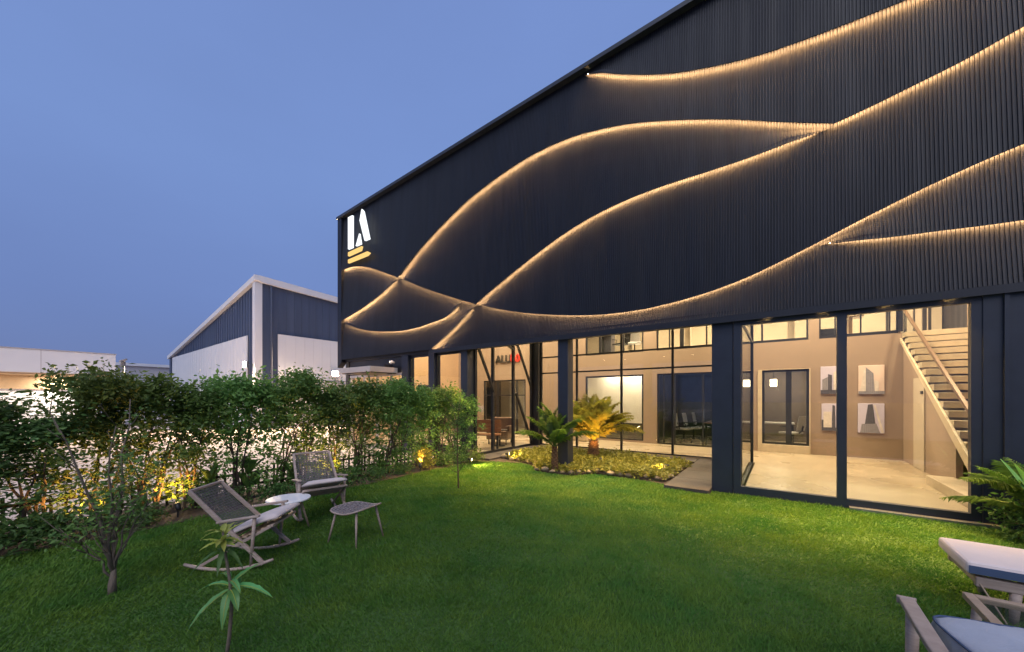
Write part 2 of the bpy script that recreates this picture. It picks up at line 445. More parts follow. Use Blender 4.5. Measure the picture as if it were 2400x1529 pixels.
def rib_xs(x0, x1):
    k0, k1 = math.floor(x0 / PITCH), math.ceil(x1 / PITCH)
    xs = []; ys = []
    for k in range(k0, k1 + 1):
        for a, b in prof:
            x = k * PITCH + a
            if x0 <= x <= x1: xs.append(x); ys.append(b)
    return np.array([x0] + xs + [x1]), np.array([ys[0]] + ys + [ys[-1]])
def panel(x0, x1, top, bot, leds, label):
    xs, ys = rib_xs(x0, x1)
    zt = np.asarray(top(xs)); zb = np.asarray(bot(xs)); zt = np.maximum(zt, zb + .004)
    hgt = zt - zb
    tip = lambda h: np.clip((h - .01) / .30, .04, 1)
    tf = tip(hgt)
    rows = [0, .03, .3, .65, 1.0]
    v = []; n = len(xs)
    for r in rows:
        # hem proud at the foot, tucked behind the sheet above at its head
        pr = PROUD * (1 - r) * tf
        v.append(np.stack([xs, YF - pr + ys, zb + hgt * r + (.095 if r == 1.0 else 0)], 1))
    # folded hem: the lip hangs down in front of the slot that hides the light strip
    p0 = PROUD * tf
    v.insert(0, np.stack([xs, YF - p0 + .018 * tf + ys * .3, zb + .001], 1))
    v.insert(0, np.stack([xs, YF - p0 + .018 * tf + ys * .3, zb + .082 * tf], 1))
    v.insert(0, np.stack([xs, np.full(n, YF + .03), zb + .082 * tf], 1))
    v = np.concatenate(v); f = []
    for r in range(len(rows) + 2):
        for i in range(n - 1):
            f.append((r * n + i, r * n + i + 1, (r + 1) * n + i + 1, (r + 1) * n + i))
    me = bpy.data.meshes.new('cladding_panel'); me.from_pydata(v.tolist(), [], f); me.update()
    p = link('cladding_panel', me, 'cladding', B); tag(p, label)
    for a, b, fn in leds:
        k = max(10, int((b - a) / .16)); xx = np.linspace(a + .01, b - .01, k)
        xx = xx[np.asarray(top(xx)) - np.asarray(bot(xx)) > .085]; k = len(xx); zz = np.asarray(fn(xx)); kf = tip(np.asarray(top(xx)) - np.asarray(bot(xx)))
        mb = MB()
        for i in range(k - 1):
            o = []
            for q in (i, i + 1):
                o += [(xx[q], YF - .076 * kf[q], zz[q] + .076 * kf[q]), (xx[q], YF - .062 * kf[q], zz[q] + .076 * kf[q]), (xx[q], YF - .062 * kf[q], zz[q] + .052 * kf[q]), (xx[q], YF - .076 * kf[q], zz[q] + .052 * kf[q])]
            mb.add(o, [(0, 1, 5, 4), (1, 2, 6, 5), (2, 3, 7, 6), (3, 0, 4, 7)])
        mb.build('led_strip', 'led', p)
    return p
panel(-3.56, XR_, roof, cA, [(-3.5, XR_, cA)], 'top wedge of dark corrugated cladding along the roof edge')
panel(-12.8, XR_, lambda x: PW(x, (-3.56, roof), (INF, cA)), lambda x: PW(x, (-9.58, cD), (.62, cB), (INF, cC)), [(-12.8, -9.58, cD), (-9.58, .62, cB), (.62, XR_, cC)], 'long upper band of dark corrugated cladding carrying the logo')
panel(-9.58, .62, cB, lambda x: PW(x, (-6.39, cD), (INF, cC)), [(-9.58, -6.39, cD), (-6.39, .62, cC)], 'leaf-shaped middle band of dark corrugated cladding')
panel(-12.8, -9.58, cD, cB2, [(-12.8, -9.58, cB2)], 'small wave-shaped cladding piece below the logo')
panel(-12.8, -6.92, lambda x: PW(x, (-9.58, cB2), (INF, cD)), cF, [(-12.8, -6.92, cF)], 'crescent-shaped cladding piece near the left corner')
panel(-12.8, -6.39, lambda x: PW(x, (-6.92, cF), (INF, cD)), lambda x: PW(x, (-8.15, base), (INF, cC)), [(-8.15, -6.39, cC)], 'lowest cladding piece at the left corner above the canopy')
panel(-6.39, XR_, cC, cD, [(-6.39, XR_, cD)], 'broad rising band of dark corrugated cladding')
panel(-8.15, XR_, lambda x: PW(x, (-6.39, cC), (.39, cD), (INF, cG)), base, [], 'lowest cladding band directly above the glazing')
panel(.39, XR_, cD, cG, [(.39, XR_, cG)], 'wedge of glowing cladding at the far end')
# corner trim, roof edge, backing shell
MB().prism([(-13.05, 2.72), (-12.80, 2.9), (-12.80, 8.13), (-13.05, 8.12)], YF - .10, YF + .10).build('corner_trim', 'cladding', B)
MB().prism([(-13.08, 8.10), (XR_, 8.875), (XR_, 8.96), (-13.08, 8.185)], YF - .14, YF + .12).build('roof_edge', 'roof_metal', B)
MB().box(-12.79, XR_, YF + .13, YF + .20, 3.02, 7.95).build('cladding_backing', 'dark_frame', B)
MB().box(-12.79, XR_, YF + .02, YF + .26, 2.93, 3.015).build('edge_beam', 'dark_frame', B)
MB().prism([(-13.06, 8.06), (XR_, 8.83), (XR_, 8.90), (-13.06, 8.13)], YF + .12, 20).build('roof', 'roof_metal', B)
# end walls of the volume
MB().box(-13.04, -12.84, YF + .21, 20, 0, 8.05).build('end_wall', 'cladding', B)
MB().box(4.40, XR_, YF + .3, 20, 0, 8.7).build('end_wall', 'cladding', B)
MB().box(-13.0, XR_, 19.8, 20, 0, 8.0).build('rear_wall', 'cladding', B)

# added downlights without a known source, put in to warm the lawn edge
for x in (-6.0, -5.1, -4.55, -3.1, -2.2, -.2, .5, 1.2, 1.8):
    MB().box(x - .04, x + .04, 7.228, 7.272, 2.955, 2.99).build('added_downlight', 'dark_frame', B)
    MB().box(x - .03, x + .03, 7.235, 7.265, 2.949, 2.954).build('added_downlight_lens', 'lamp_warm', B)
    lamp('SPOT', 'added_lawn_beam', (x, 7.25, 2.942), 560, (1, .60, .14), None, (x, 5.6, 0), spot=86, blend=.9, radius=.012)
for x in (-5.5, -4.7, -3.3, -2.4):  # more added lamps, aimed back to brighten the planting bed
    MB().box(x - .04, x + .04, 7.60, 7.66, 3.07, 3.11).build('added_downlight', 'dark_frame', B)
    MB().box(x - .03, x + .03, 7.61, 7.65, 3.064, 3.069).build('added_downlight_lens', 'lamp_warm', B)
    lamp('SPOT', 'added_bed_beam', (x, 7.63, 3.055), 330, (1, .66, .20), None, (x - .1, 8.5, 0), spot=75, blend=1.0, radius=.012)
MB().box(-8.15, XR_, 7.198, 7.208, 2.891, 2.999).build('added_lamp_shield', 'dark_frame', B)  # strip added to hide the added lamps and shorten their reach
# interior shell ---------------------------------------------------
ZF = .08
MB().slab([(-12.83, 7.36), (-6.74, 7.36), (-6.74, 10.56), (-.50, 10.56), (-.50, 7.30), (4.39, 7.30), (4.39, 19.7), (-12.83, 19.7)], -.02, ZF).build('interior_floor', 'floor_stone', B)
MB().slab([(-12.83, 7.52), (4.39, 7.52), (4.39, 19.7), (-12.83, 19.7)], 6.0, 6.1).build('interior_ceiling', 'ceiling_paint', B)
def wall_cells(x0, x1, z0, z1, y0, y1, holes):
    xs = sorted({x0, x1, *[h[0] for h in holes], *[h[1] for h in holes]}); zs = sorted({z0, z1, *[h[2] for h in holes], *[h[3] for h in holes]})
    nx, nz = len(xs) - 1, len(zs) - 1
    full = lambda i, k: 0 <= i < nx and 0 <= k < nz and not any(h[0] <= (xs[i] + xs[i + 1]) / 2 <= h[1] and h[2] <= (zs[k] + zs[k + 1]) / 2 <= h[3] for h in holes)
    mb = MB()
    for i in range(nx):
        for k in range(nz):
            if not full(i, k): continue
            a, b, c, d = xs[i], xs[i + 1], zs[k], zs[k + 1]
            V8 = [(a, y0, c), (b, y0, c), (b, y1, c), (a, y1, c), (a, y0, d), (b, y0, d), (b, y1, d), (a, y1, d)]
            F = [(0, 1, 5, 4), (2, 3, 7, 6)]
            if not full(i - 1, k): F.append((3, 0, 4, 7))
            if not full(i + 1, k): F.append((1, 2, 6, 5))
            if not full(i, k - 1): F.append((3, 2, 1, 0))
            if not full(i, k + 1): F.append((4, 5, 6, 7))
            mb.add(V8, F)
    return mb
HOLES = [(-11.04, -8.72, ZF, 2.42), (-6.0, -3.84, .14, 2.44), (-3.39, -.95, ZF, 2.44), (-.56, .65, ZF, 2.44),
         (-6.0, -3.84, 3.22, 4.7), (-3.41, -.95, 3.22, 4.7), (-.77, .61, 3.22, 4.7), (.83, 2.34, 3.22, 4.9), (2.38, 3.50, 3.22, 5.2)]
wall_cells(-12.83, 4.39, ZF - .02, 6.0, 13.0, 13.2, HOLES).build('hall_back_wall', 'plaster', B)
# upper floor slab and ground-floor partitions behind that wall
MB().box(-12.82, 4.38, 13.21, 19.7, 2.86, 3.20).build('upper_floor', 'ceiling_paint', B)
for x in (-7.3, -3.62, -.75, 3.55):
    MB().box(x - .05, x + .05, 13.21, 17.5, ZF, 2.855).build('partition_wall', 'white_wall', B)
MB().box(-12.82, 4.38, 18.6, 18.7, 3.21, 6.0).build('upper_back_wall', 'plaster_light', B)
MB().box(-12.82, -7.36, 16.6, 16.7, ZF, 2.85).build('room_back_wall', 'plaster_light', B)
MB().box(-7.24, -3.68, 15.6, 15.7, ZF, 2.85).build('room_back_wall', 'white_wall', B)
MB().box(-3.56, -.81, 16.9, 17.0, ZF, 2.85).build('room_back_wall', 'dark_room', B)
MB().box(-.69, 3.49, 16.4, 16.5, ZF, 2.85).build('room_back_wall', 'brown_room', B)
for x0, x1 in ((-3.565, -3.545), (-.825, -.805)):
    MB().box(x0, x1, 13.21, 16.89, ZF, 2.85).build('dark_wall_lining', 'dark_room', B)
# interior end wall of the lobby (orange plaster) with dark windows
MB().box(-12.83, -12.6, 7.6, 12.99, ZF, 5.99).build('lobby_end_wall', 'plaster_orange', B)
for y in (9.0, 10.5):
    w = MB().box(-12.595, -12.56, y, y + .95, ZF + .6, 2.2).build('wall_window', 'dark_frame', B)
    MB().box(-12.558, -12.555, y + .06, y + .89, ZF + .66, 2.14).build('pane', 'glass', w)
MB().box(3.62, 3.80, 7.6, 12.99, ZF, 5.99).build('stair_side_wall', 'plaster', B)

# columns ----------------------------------------------------------
for x0, x1, lab in ((-9.54, -9.24, 'column beside the entrance canopy'), (-8.31, -8.07, 'slim column behind the hedge'), (-7.02, -6.78, 'column where the recess begins'), (-4.04, -3.79, 'column standing in the planting bed'), (-.985, -.662, 'wide column between recess and big window')):
    c = MB().box(x0, x1, 7.31, 7.57, -.02, 2.94).build('column', 'column_paint', B, bevel=.008); tag(c, lab)
MB().box(2.06, XR_, 7.27, 7.36, -.02, 2.93).build('end_panel', 'column_paint', B)
MB().box(2.22, 2.26, 7.235, 7.27, -.02, 2.92).build('panel_rib', 'column_paint', B)
MB().box(-6.78, -6.50, 10.44, 10.70, -.02, 5.9).build('column', 'dark_frame', B, bevel=.006)

# glazing ----------------------------------------------------------
def screen_x(label, y, xs, z0, z1, zs, w=.05, d=.07, sill=.10, head=.08, mat_='dark_frame', panes=True):
    """glazed screen parallel to the facade: mullions at xs, transoms at zs"""
    s = MB().box(xs[0] - w / 2, xs[-1] + w / 2, y, y + d, z0, z0 + sill).build('glazed_screen', mat_, B); tag(s, label)
    MB().box(xs[0] - w / 2, xs[-1] + w / 2, y, y + d, z1 - head, z1).build('head_rail', mat_, s)
    for x in xs:
        MB().box(x - w / 2, x + w / 2, y - .004, y + d + .004, z0 + sill, z1 - head).build('mullion', mat_, s)
    for z in zs:
        for a, b in zip(xs, xs[1:]): MB().box(a + w / 2, b - w / 2, y + .01, y + d - .01, z - .022, z + .022).build('transom', mat_, s)
    if panes:
        lv = [z0 + sill] + list(zs) + [z1 - head]
        for a, b in zip(xs, xs[1:]):
            for c, e in zip(lv, lv[1:]):
                MB().box(a + w / 2 - .005, b - w / 2 + .005, y + d / 2 - .004, y + d / 2 + .004, c, e).build('pane', 'glass', s)
    return s
def screen_y(label, x, ys, z0, z1, zs, w=.05, d=.07, sill=.10, head=.08, mat_='dark_frame'):
    s = MB().box(x, x + d, ys[0] - w / 2, ys[-1] + w / 2, z0, z0 + sill).build('glazed_screen', mat_, B); tag(s, label)
    MB().box(x, x + d, ys[0] - w / 2, ys[-1] + w / 2, z1 - head, z1).build('head_rail', mat_, s)
    for y in ys:
        MB().box(x - .004, x + d + .004, y - w / 2, y + w / 2, z0 + sill, z1 - head).build('mullion', mat_, s)
    for z in zs:
        for a, b in zip(ys, ys[1:]): MB().box(x + .01, x + d - .01, a + w / 2, b - w / 2, z - .022, z + .022).build('transom', mat_, s)
    lv = [z0 + sill] + list(zs) + [z1 - head]
    for a, b in zip(ys, ys[1:]):
        for c, e in zip(lv, lv[1:]):
            MB().box(x + d / 2 - .004, x + d / 2 + .004, a + w / 2 - .005, b - w / 2 + .005, c, e).build('pane', 'glass', s)
    return s
# big window of the stair hall
bw = screen_x('tall two-pane window in front of the staircase', 7.29, [-.60, .725, 2.02], -.01, 2.93, [], w=.11, d=.09, sill=.14, head=.10, mat_='column_paint')
MB().box(.80, 2.22, 7.17, 7.285, -.01, .035).build('threshold', 'steel_grey', bw)
screen_y('glass side of the stair hall facing the recess', -.60, [7.42, 10.56], -.01, 5.95, [2.95], w=.06, d=.06, sill=.10)
screen_x('rear glass wall of the recess behind the planting bed', 10.58, [-6.48, -5.18, -3.76, -2.36, -1.0, -.62], -.01, 5.95, [2.44, 2.96], w=.055, d=.06, sill=.12)
rs = screen_y('braced glass wall on the lobby side of the recess', -6.80, [7.62, 8.38, 9.39, 10.42], -.01, 5.95, [4.2], w=.075, d=.07, sill=.12)
for (ya, za), (yb, zb) in (((7.66, 3.02), (8.36, 1.80)), ((9.52, 3.30), (10.34, 1.95)), ((9.45, 1.78), (10.36, .18)), ((8.42, 3.42), (9.36, 3.1))):
    MB().bar((-6.70, ya, za), (-6.70, yb, zb), .06, .06).build('brace', 'dark_frame', rs)
screen_x('lobby window band behind the hedge', 7.40, [-9.22, -8.33, -8.05, -7.04], -.01, 2.93, [], w=.05, d=.06, sill=.3)
es = screen_x('entrance doors under the canopy', 7.40, [-12.55, -11.7, -10.95, -10.2, -9.58], -.01, 2.42, [2.05], w=.06, d=.06, sill=.08, mat_='canopy_board')
MB().box(-12.58, -9.56, 7.40, 7.47, 2.42, 2.93).build('transom_panel', 'dark_frame', es)

# frames in the hall back wall openings
def opening(label, x0, x1, z0, z1, mull=(), bars=(), m_='dark_frame', y=13.02, fw=.05, sill=None):
    fr = MB().box(x0, x1, y, y + .07, z1 - fw, z1).box(x0, x0 + fw, y, y + .07, z0, z1 - fw).box(x1 - fw, x1, y, y + .07, z0, z1 - fw).box(x0 + fw, x1 - fw, y, y + .07, z0, z0 + (sill or fw))
    o = fr.build('wall_opening', m_, B); tag(o, label)
    for a, w in mull: MB().box(a - w / 2, a + w / 2, y + .005, y + .065, z0 + fw, z1 - fw).build('mullion', m_, o)
    for z in bars: MB().box(x0 + fw, x1 - fw, y + .012, y + .058, z - .02, z + .02).build('transom', m_, o)
    MB().box(x0 + fw, x1 - fw, y + .03, y + .036, z0 + fw, z1 - fw).build('pane', 'glass', o)
    return o
opening('dark-framed lobby doors below the letters', -11.03, -8.73, ZF + .002, 2.415, [(-10.25, .14), (-9.2, .08)], [1.75])
ow = opening('dark-framed window behind the lit palm', -5.99, -3.85, .145, 2.435, [], [.72])
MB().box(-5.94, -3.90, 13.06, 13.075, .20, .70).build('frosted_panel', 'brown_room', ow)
opening('dark glass doors of the meeting room', -3.38, -.96, ZF + .002, 2.435, [(-3.18, .05), (-2.85, .07), (-2.0, .05), (-1.72, .06)])
od = opening('dark double door in a cream surround', -.45, .62, .30, 2.42, [(.17, .13)], fw=.06)
sr = MB().box(-.555, -.452, 12.97, 13.06, ZF + .002, 2.435).box(.622, .648, 12.97, 13.06, ZF + .002, 2.435).box(-.452, .622, 12.97, 13.06, 2.422, 2.435).box(-.452, .622, 12.90, 13.06, ZF + .002, .298)
sr.build('surround', 'stair_stone', od)
for a, b, mu in ((-5.99, -3.85, [(-4.55, .05), (-5.4, .04)]), (-3.40, -.96, [(-3.0, .04), (-2.62, .12), (-1.9, .04)]), (-.76, .60, [(-.45, .05)])):
    opening('upper-floor office window with glass balustrade', a, b, 3.222, 4.69, mu, [3.92], fw=.04, sill=.07)
gb = MB().box(.835, 2.335, 13.02, 13.07, 3.222, 3.30).build('gallery_balustrade', 'dark_frame', B)
MB().box(.835, 2.335, 13.02, 13.07, 3.90, 3.94).build('handrail', 'dark_frame', gb)
for x in (.85, 1.16, 1.66, 2.19, 2.32): MB().box(x - .015, x + .015, 13.025, 13.065, 3.30, 3.90).build('post', 'dark_frame', gb)
MB().box(.84, 2.33, 13.04, 13.046, 3.30, 3.90).build('pane', 'glass', gb)

# staircase ----------------------------------------------------------
st = MB().box(2.10, 3.55, 7.86, 9.75, ZF - .005, .235).build('staircase', 'stair_stone', B, bevel=.01); tag(st, 'pale stone staircase with dark handrail rising behind the big window')
NS = 18; y0s, y1s = 8.35, 12.98; z0s, z1s = .235, 3.20
for i in range(NS):
    y = y0s + (y1s - y0s) * i / NS; z = z0s + (z1s - z0s) * (i + 1) / NS
    dy = (y1s - y0s) / NS
    MB().box(2.40, 3.52, y - .02, y + dy + .015, z - .118, z).build('tread', 'stair_stone', st, bevel=.006)
sl = (z1s - z0s) / (y1s - y0s)
def stringer(x0, x1):
    poly = [(8.15, .24), (8.48, .24), (12.98, 3.00), (12.98, 3.09), (8.2, .30)]
    n = len(poly); mb = MB()
    mb.add([(x0, y, z) for y, z in poly] + [(x1, y, z) for y, z in poly], [tuple(range(n)), tuple(range(2 * n - 1, n - 1, -1))] + [(i, n + i, n + (i + 1) % n, (i + 1) % n) for i in range(n)])
    return mb
stringer(2.36, 2.395).build('stringer', 'stair_stone', st)
stringer(3.525, 3.58).build('stringer', 'stair_stone', st)
MB().bar((2.37, 8.5, 1.20), (2.37, 12.98, 3.93), .045, .055).build('handrail', 'rail_metal', st)
MB().box(2.335, 2.405, 8.44, 8.52, .236, 1.22).build('newel', 'rail_metal', st)
MB().box(2.33, 2.41, 12.955, 13.01, 3.25, 3.96).build('newel', 'dark_frame', st)
MB().add([(2.366, 8.53, .46), (2.366, 12.94, 3.22), (2.366, 12.94, 3.86), (2.366, 8.53, 1.17), (2.374, 8.53, .46), (2.374, 12.94, 3.22), (2.374, 12.94, 3.86), (2.374, 8.53, 1.17)],
         [(0, 1, 2, 3), (7, 6, 5, 4), (0, 4, 5, 1), (1, 5, 6, 2), (2, 6, 7, 3), (3, 7, 4, 0)]).build('pane', 'glass_clear', st)
MB().add([(2.41, 8.50, .24), (3.51, 8.50, .24), (3.51, 12.97, 3.02), (2.41, 12.97, 3.02), (2.41, 8.56, .235), (3.51, 8.56, .235), (3.51, 12.97, 2.96), (2.41, 12.97, 2.96)],
         [(0, 1, 2, 3), (7, 6, 5, 4), (0, 4, 5, 1), (1, 5, 6, 2), (2, 6, 7, 3), (3, 7, 4, 0)]).build('gap_shade_slab', 'stair_gap_shade', st)  # dark sheet added so the gaps between treads look shaded
# dark wall under the stair and a pale cupboard door
MB().add([(2.42, 9.6, ZF), (2.42, 12.98, ZF), (2.42, 12.98, 2.95), (2.42, 9.6, .92), (2.50, 9.6, ZF), (2.50, 12.98, ZF), (2.50, 12.98, 2.95), (2.50, 9.6, .92)],
         [(0, 3, 2, 1), (4, 5, 6, 7), (0, 1, 5, 4), (1, 2, 6, 5), (2, 3, 7, 6), (3, 0, 4, 7)]).build('spandrel_wall', 'plaster', st)
cdr = MB().box(2.395, 2.418, 11.25, 12.0, ZF + .01, 2.05).build('cupboard_door', 'plaster_light', st)
MB().box(2.375, 2.394, 11.3, 11.42, 1.7, 1.76).build('handle', 'dark_frame', cdr)
for x in (-5.55, -4.75, -2.7, -1.5, .25):
    MB().box(x - .09, x + .09, 14.4, 14.55, 3.21, 5.99).build('upper_post', 'plaster_light', B)
# slat screen on the landing
for i, x in enumerate((2.55, 2.78, 2.92, 3.12, 3.30, 3.42)):
    MB().box(x, x + (.05, .03, .06, .03, .08, .05)[i], 15.6, 15.68, 3.21, 5.9).build('landing_screen_slat', 'slat_dark', B)

# entrance canopy ------------------------------------------------------
cn = MB().box(-11.35, -9.70, 6.33, 7.29, 2.40, 2.56).build('entrance_canopy', 'canopy_board', B, bevel=.006)
MB().box(-11.30, -9.75, 6.38, 7.28, 2.375, 2.399).build('canopy_soffit', 'dark_frame', cn)
MB().box(-11.3, -9.9, 6.95, 7.28, 2.561, 2.66).build('gutter', 'dark_frame', cn)
# small wall lamp over the canopy end
MB().tube([(-9.75, 7.20, 2.72), (-9.75, 7.12, 2.74), (-9.75, 7.06, 2.72)], [.03, .045, .05], 10).build('wall_lamp', 'table_white', B, smooth=True)

# ceiling lamps of the hall and rooms (warm)
def ceiling_lamp(x, y, z, p, size=.35, color=WARM):
    d = MB().disc((x, y), size / 2, z - .03, z - .002).build('ceiling_lamp', 'lamp_warm', B)
    l = lamp('AREA', 'ceiling_light', (x, y, z - .05), p * (1.3 if z > 5 and y < 13 else 1.0), color, size=size)
    return d
for x, y, p in ((-11.2, 10.2, 250), (-8.6, 9.4, 200), (-8.6, 11.9, 170), (-5.3, 11.8, 230), (-3.2, 11.8, 230), (.2, 9.4, 250), (.4, 11.9, 190), (2.9, 10.6, 200)):
    ceiling_lamp(x, y, 5.99, p)
for x, y, z, p in ((-10, 14.6, 2.85, 60), (-5.9, 15.3, 2.85, 26), (-5.0, 15.3, 2.85, 26), (-4.1, 15.3, 2.85, 26), (-5.0, 14.0, 2.85, 30), (.0, 15.4, 2.85, 40), (1.6, 15.2, 2.85, 40),
                   (-5.0, 15.2, 5.99, 420), (-2.2, 15.2, 5.99, 420), (.2, 15.2, 5.99, 380), (2.6, 16.4, 5.99, 300)):
    ceiling_lamp(x, y, z, p, .3)
for x in (-2.35, -1.85):
    ceiling_lamp(x, 15.0, 2.85, 7, .10, (1, .9, .8))

# ------------------------------------------------------------------ logo on the facade
LG = thing('facade_logo', 'glowing white monogram over two gold bars at the top corner of the facade', 'logo', (-11.5, 7.15, 6.3)); LG.location = (0, 0, 0)
yl0, yl1 = 7.06, 7.12
MB().prism([(-12.13, 6.77), (-11.86, 6.77), (-11.86, 7.87), (-12.13, 7.87)], yl0, yl1).build('letter_bar', 'logo_white', LG)
MB().prism([(-11.31, 7.92), (-11.43, 7.57), (-11.14, 6.82), (-10.88, 6.82), (-11.21, 7.82)][::-1], yl0, yl1).build('letter_stroke', 'logo_white', LG)
MB().prism([(-11.66, 6.77), (-11.36, 6.77), (-11.45, 7.14)], yl0, yl1).build('letter_wedge', 'logo_white', LG)
MB().prism([(-12.13, 6.53), (-11.36, 6.55), (-11.30, 6.68), (-12.13, 6.66)], yl0, yl1).build('gold_bar', 'logo_gold', LG)
MB().prism([(-12.13, 6.29), (-11.0, 6.30), (-10.85, 6.36), (-10.98, 6.43), (-12.13, 6.41)], yl0, yl1).build('gold_bar', 'logo_gold', LG)
for x, z in ((-12.0, 7.0), (-12.0, 7.6), (-11.1, 7.0), (-11.5, 6.85)):
    MB().box(x - .02, x + .02, yl1, 7.22, z - .02, z + .02).build('standoff', 'dark_frame', LG)

# letters on the lobby wall
def text_mesh(body, size, depth):
    c = bpy.data.curves.new('lettering', 'FONT'); c.body = body; c.size = size; c.extrude = depth; c.offset = .012
    o = bpy.data.objects.new('lettering', c); col.objects.link(o)
    dg = bpy.context.evaluated_depsgraph_get()
    me = bpy.data.meshes.new_from_object(o.evaluated_get(dg)); bpy.data.objects.remove(o)
    me.name = 'lettering'
    return me
SG = thing('wall_lettering', 'black and red raised letters on the lobby wall above the doors', 'sign', (-10.3, 12.95, 3.18))
for body, x, s, mm in (('ALU', 0, .46, 'letter_black'), ('6', .80, .66, 'letter_red'), ('0', 1.10, .46, 'letter_red')):
    o = link('letters', text_mesh(body, s, .02), mm, SG); o.location = (x, 0, 0); o.rotation_euler = (R(90), 0, 0)

# ================================================================== INTERIOR THINGS
def picture(x0, x1, z0, z1, label, shapes, skym):
    p = thing('wall_picture', label, 'picture', (x0, 12.995, z0), group='framed prints on the stair hall wall')
    w, h = x1 - x0, z1 - z0
    MB().box(0, w, -.035, 0, 0, h).build('canvas', skym, p, bevel=.008)
    for k, (poly, mm) in enumerate(shapes):
        MB().prism([(a * w, b * h) for a, b in poly], -.040 - .002 * k, -.0355 - .002 * k).build('print_shape', mm, p)
    return p
picture(.86, 1.36, 1.73, 2.46, 'print of two tall tower blocks, upper picture half hidden by the mullion', [([(.0, .0), (1, 0), (1, .14), (0, .14)], 'print_dark'), ([(.06, .14), (.3, .14), (.3, .62), (.06, .52)], 'print_mid'), ([(.3, .14), (.46, .14), (.46, .68), (.3, .72)], 'print_dark'), ([(.52, .14), (.78, .14), (.78, .92), (.52, .78)], 'print_pale'), ([(.78, .14), (.96, .14), (.96, .80), (.78, .92)], 'print_mid')], 'print_sky')
picture(1.61, 2.09, 1.72, 2.45, 'print of a broad office block under pink sky, upper picture by the stairs', [([(0, 0), (1, 0), (1, .10), (0, .10)], 'print_mid'), ([(.28, .10), (.62, .10), (.58, .72), (.28, .94)], 'print_mid'), ([(.62, .10), (.78, .10), (.78, .42), (.62, .48)], 'print_pale'), ([(.05, .10), (.28, .10), (.28, .90), (.22, .86)], 'print_pale')], 'print_sky_warm')
picture(.88, 1.36, .75, 1.47, 'print of a dark tower between pale walls, lower picture half hidden by the mullion', [([(0, 0), (1, 0), (1, .12), (0, .12)], 'print_dark'), ([(0, .12), (.08, .12), (.08, .40), (0, .40)], 'print_dark'), ([(.08, .12), (.42, .12), (.42, .70), (.08, .70)], 'print_pale'), ([(.44, .12), (.58, .12), (.56, .92), (.46, .95)], 'print_dark'), ([(.62, .12), (.96, .12), (.96, .85), (.62, .70)], 'print_pale')], 'print_sky')
picture(1.60, 2.09, .73, 1.48, 'print of a leaning dark tower against violet sky, lower picture by the stairs', [([(.08, .0), (.84, 0), (.70, .32), (.14, .30)], 'print_mid'), ([(.26, .30), (.66, .32), (.56, .98), (.38, .96)], 'print_dark'), ([(.60, .95), (.66, .95), (.98, .02), (.88, .02)], 'print_pale')], 'print_sky')

def office_chair(label, loc, rz, seatmat='chair_mesh', grp='office chairs behind the hall wall'):
    t = thing('office_chair', label, 'chair', loc, rz, grp)
    MB().box(-.23, .23, -.22, .24, .44, .50).build('seat', seatmat, t, bevel=.02)
    mb = MB(); mb.add([(-.22, -.24, .55), (.22, -.24, .55), (.20, -.32, 1.0), (-.20, -.32, 1.0), (-.22, -.27, .55), (.22, -.27, .55), (.20, -.35, 1.0), (-.20, -.35, 1.0)], [(0, 1, 2, 3), (7, 6, 5, 4), (0, 4, 5, 1), (1, 5, 6, 2), (2, 6, 7, 3), (3, 7, 4, 0)])
    mb.build('backrest', seatmat, t, bevel=.012)
    MB().tube([(0, 0, .12), (0, 0, .44)], .03, 8).tube([(0, -.2, .46), (0, -.30, .55), (0, -.33, .7)], .02, 6).build('gas_column', 'black_plastic', t)
    for k in range(5):
        a = 2 * math.pi * k / 5
        lg = MB().tube([(0, 0, .13), (.30 * math.cos(a), .30 * math.sin(a), .075)], [.025, .015], 6).build('leg', 'chrome', t)
        MB().tube([(.30 * math.cos(a) - .02, .30 * math.sin(a), .03), (.30 * math.cos(a) + .02, .30 * math.sin(a), .03)], .029, 8).build('castor', 'black_plastic', lg)
    for s in (-1, 1):
        MB().tube([(s * .24, -.05, .47), (s * .28, -.05, .60), (s * .28, -.12, .68), (s * .28, .14, .68)], .015, 6).build('armrest', 'black_plastic', t)
    return t
office_chair('pale office chair nearest the glass in the dark meeting room', (-2.75, 14.0, ZF), R(-100))
office_chair('pale office chair second in line in the dark meeting room', (-2.55, 14.65, ZF), R(-95))
office_chair('pale office chair farthest back in the dark meeting room', (-2.35, 15.3, ZF), R(-92))
office_chair('mesh office chair beside the desk, through the double door', (.25, 14.3, ZF), R(60))
office_chair('mesh office chair behind the first one, through the double door', (.95, 14.9, ZF), R(100))
def desk(label, loc, w, d, top='table_white', leg='black_plastic', cat='desk', nm='office_desk'):
    t = thing(nm, label, cat, loc)
    MB().box(-w / 2, w / 2, -d / 2, d / 2, .70, .74).build('desk_top', top, t, bevel=.004)
    for sx_ in (-1, 1):
        for sy in (-1, 1):
            x, y = sx_ * (w / 2 - .05), sy * (d / 2 - .05); MB().box(x - .025, x + .025, y - .025, y + .025, 0, .70).build('leg', leg, t)
    return t
desk('long dark table in the dark meeting room', (-1.6, 14.8, ZF), .9, 2.4, 'brown_leather')
desk('pale desk inside the room behind the double door', (-.1, 15.1, ZF), .9, .7)
mn = thing('computer_monitor', 'bright white monitor at the edge of the dark meeting room', 'monitor', (-1.55, 13.85, ZF + .742))
MB().box(-.25, .25, -.012, .012, .12, .44).build('screen_case', 'black_plastic', mn)
MB().box(-.235, .235, -.016, -.0125, .135, .425).build('screen', 'screen_glow', mn)
MB().box(-.02, .02, .0125, .03, .01, .25).box(-.1, .1, -.05, .09, 0, .012).build('stand', 'black_plastic', mn)
pd = thing('pendant_lamp', 'square white pendant lamp glowing inside the double door', 'lamp', (-.2, 14.6, 0))
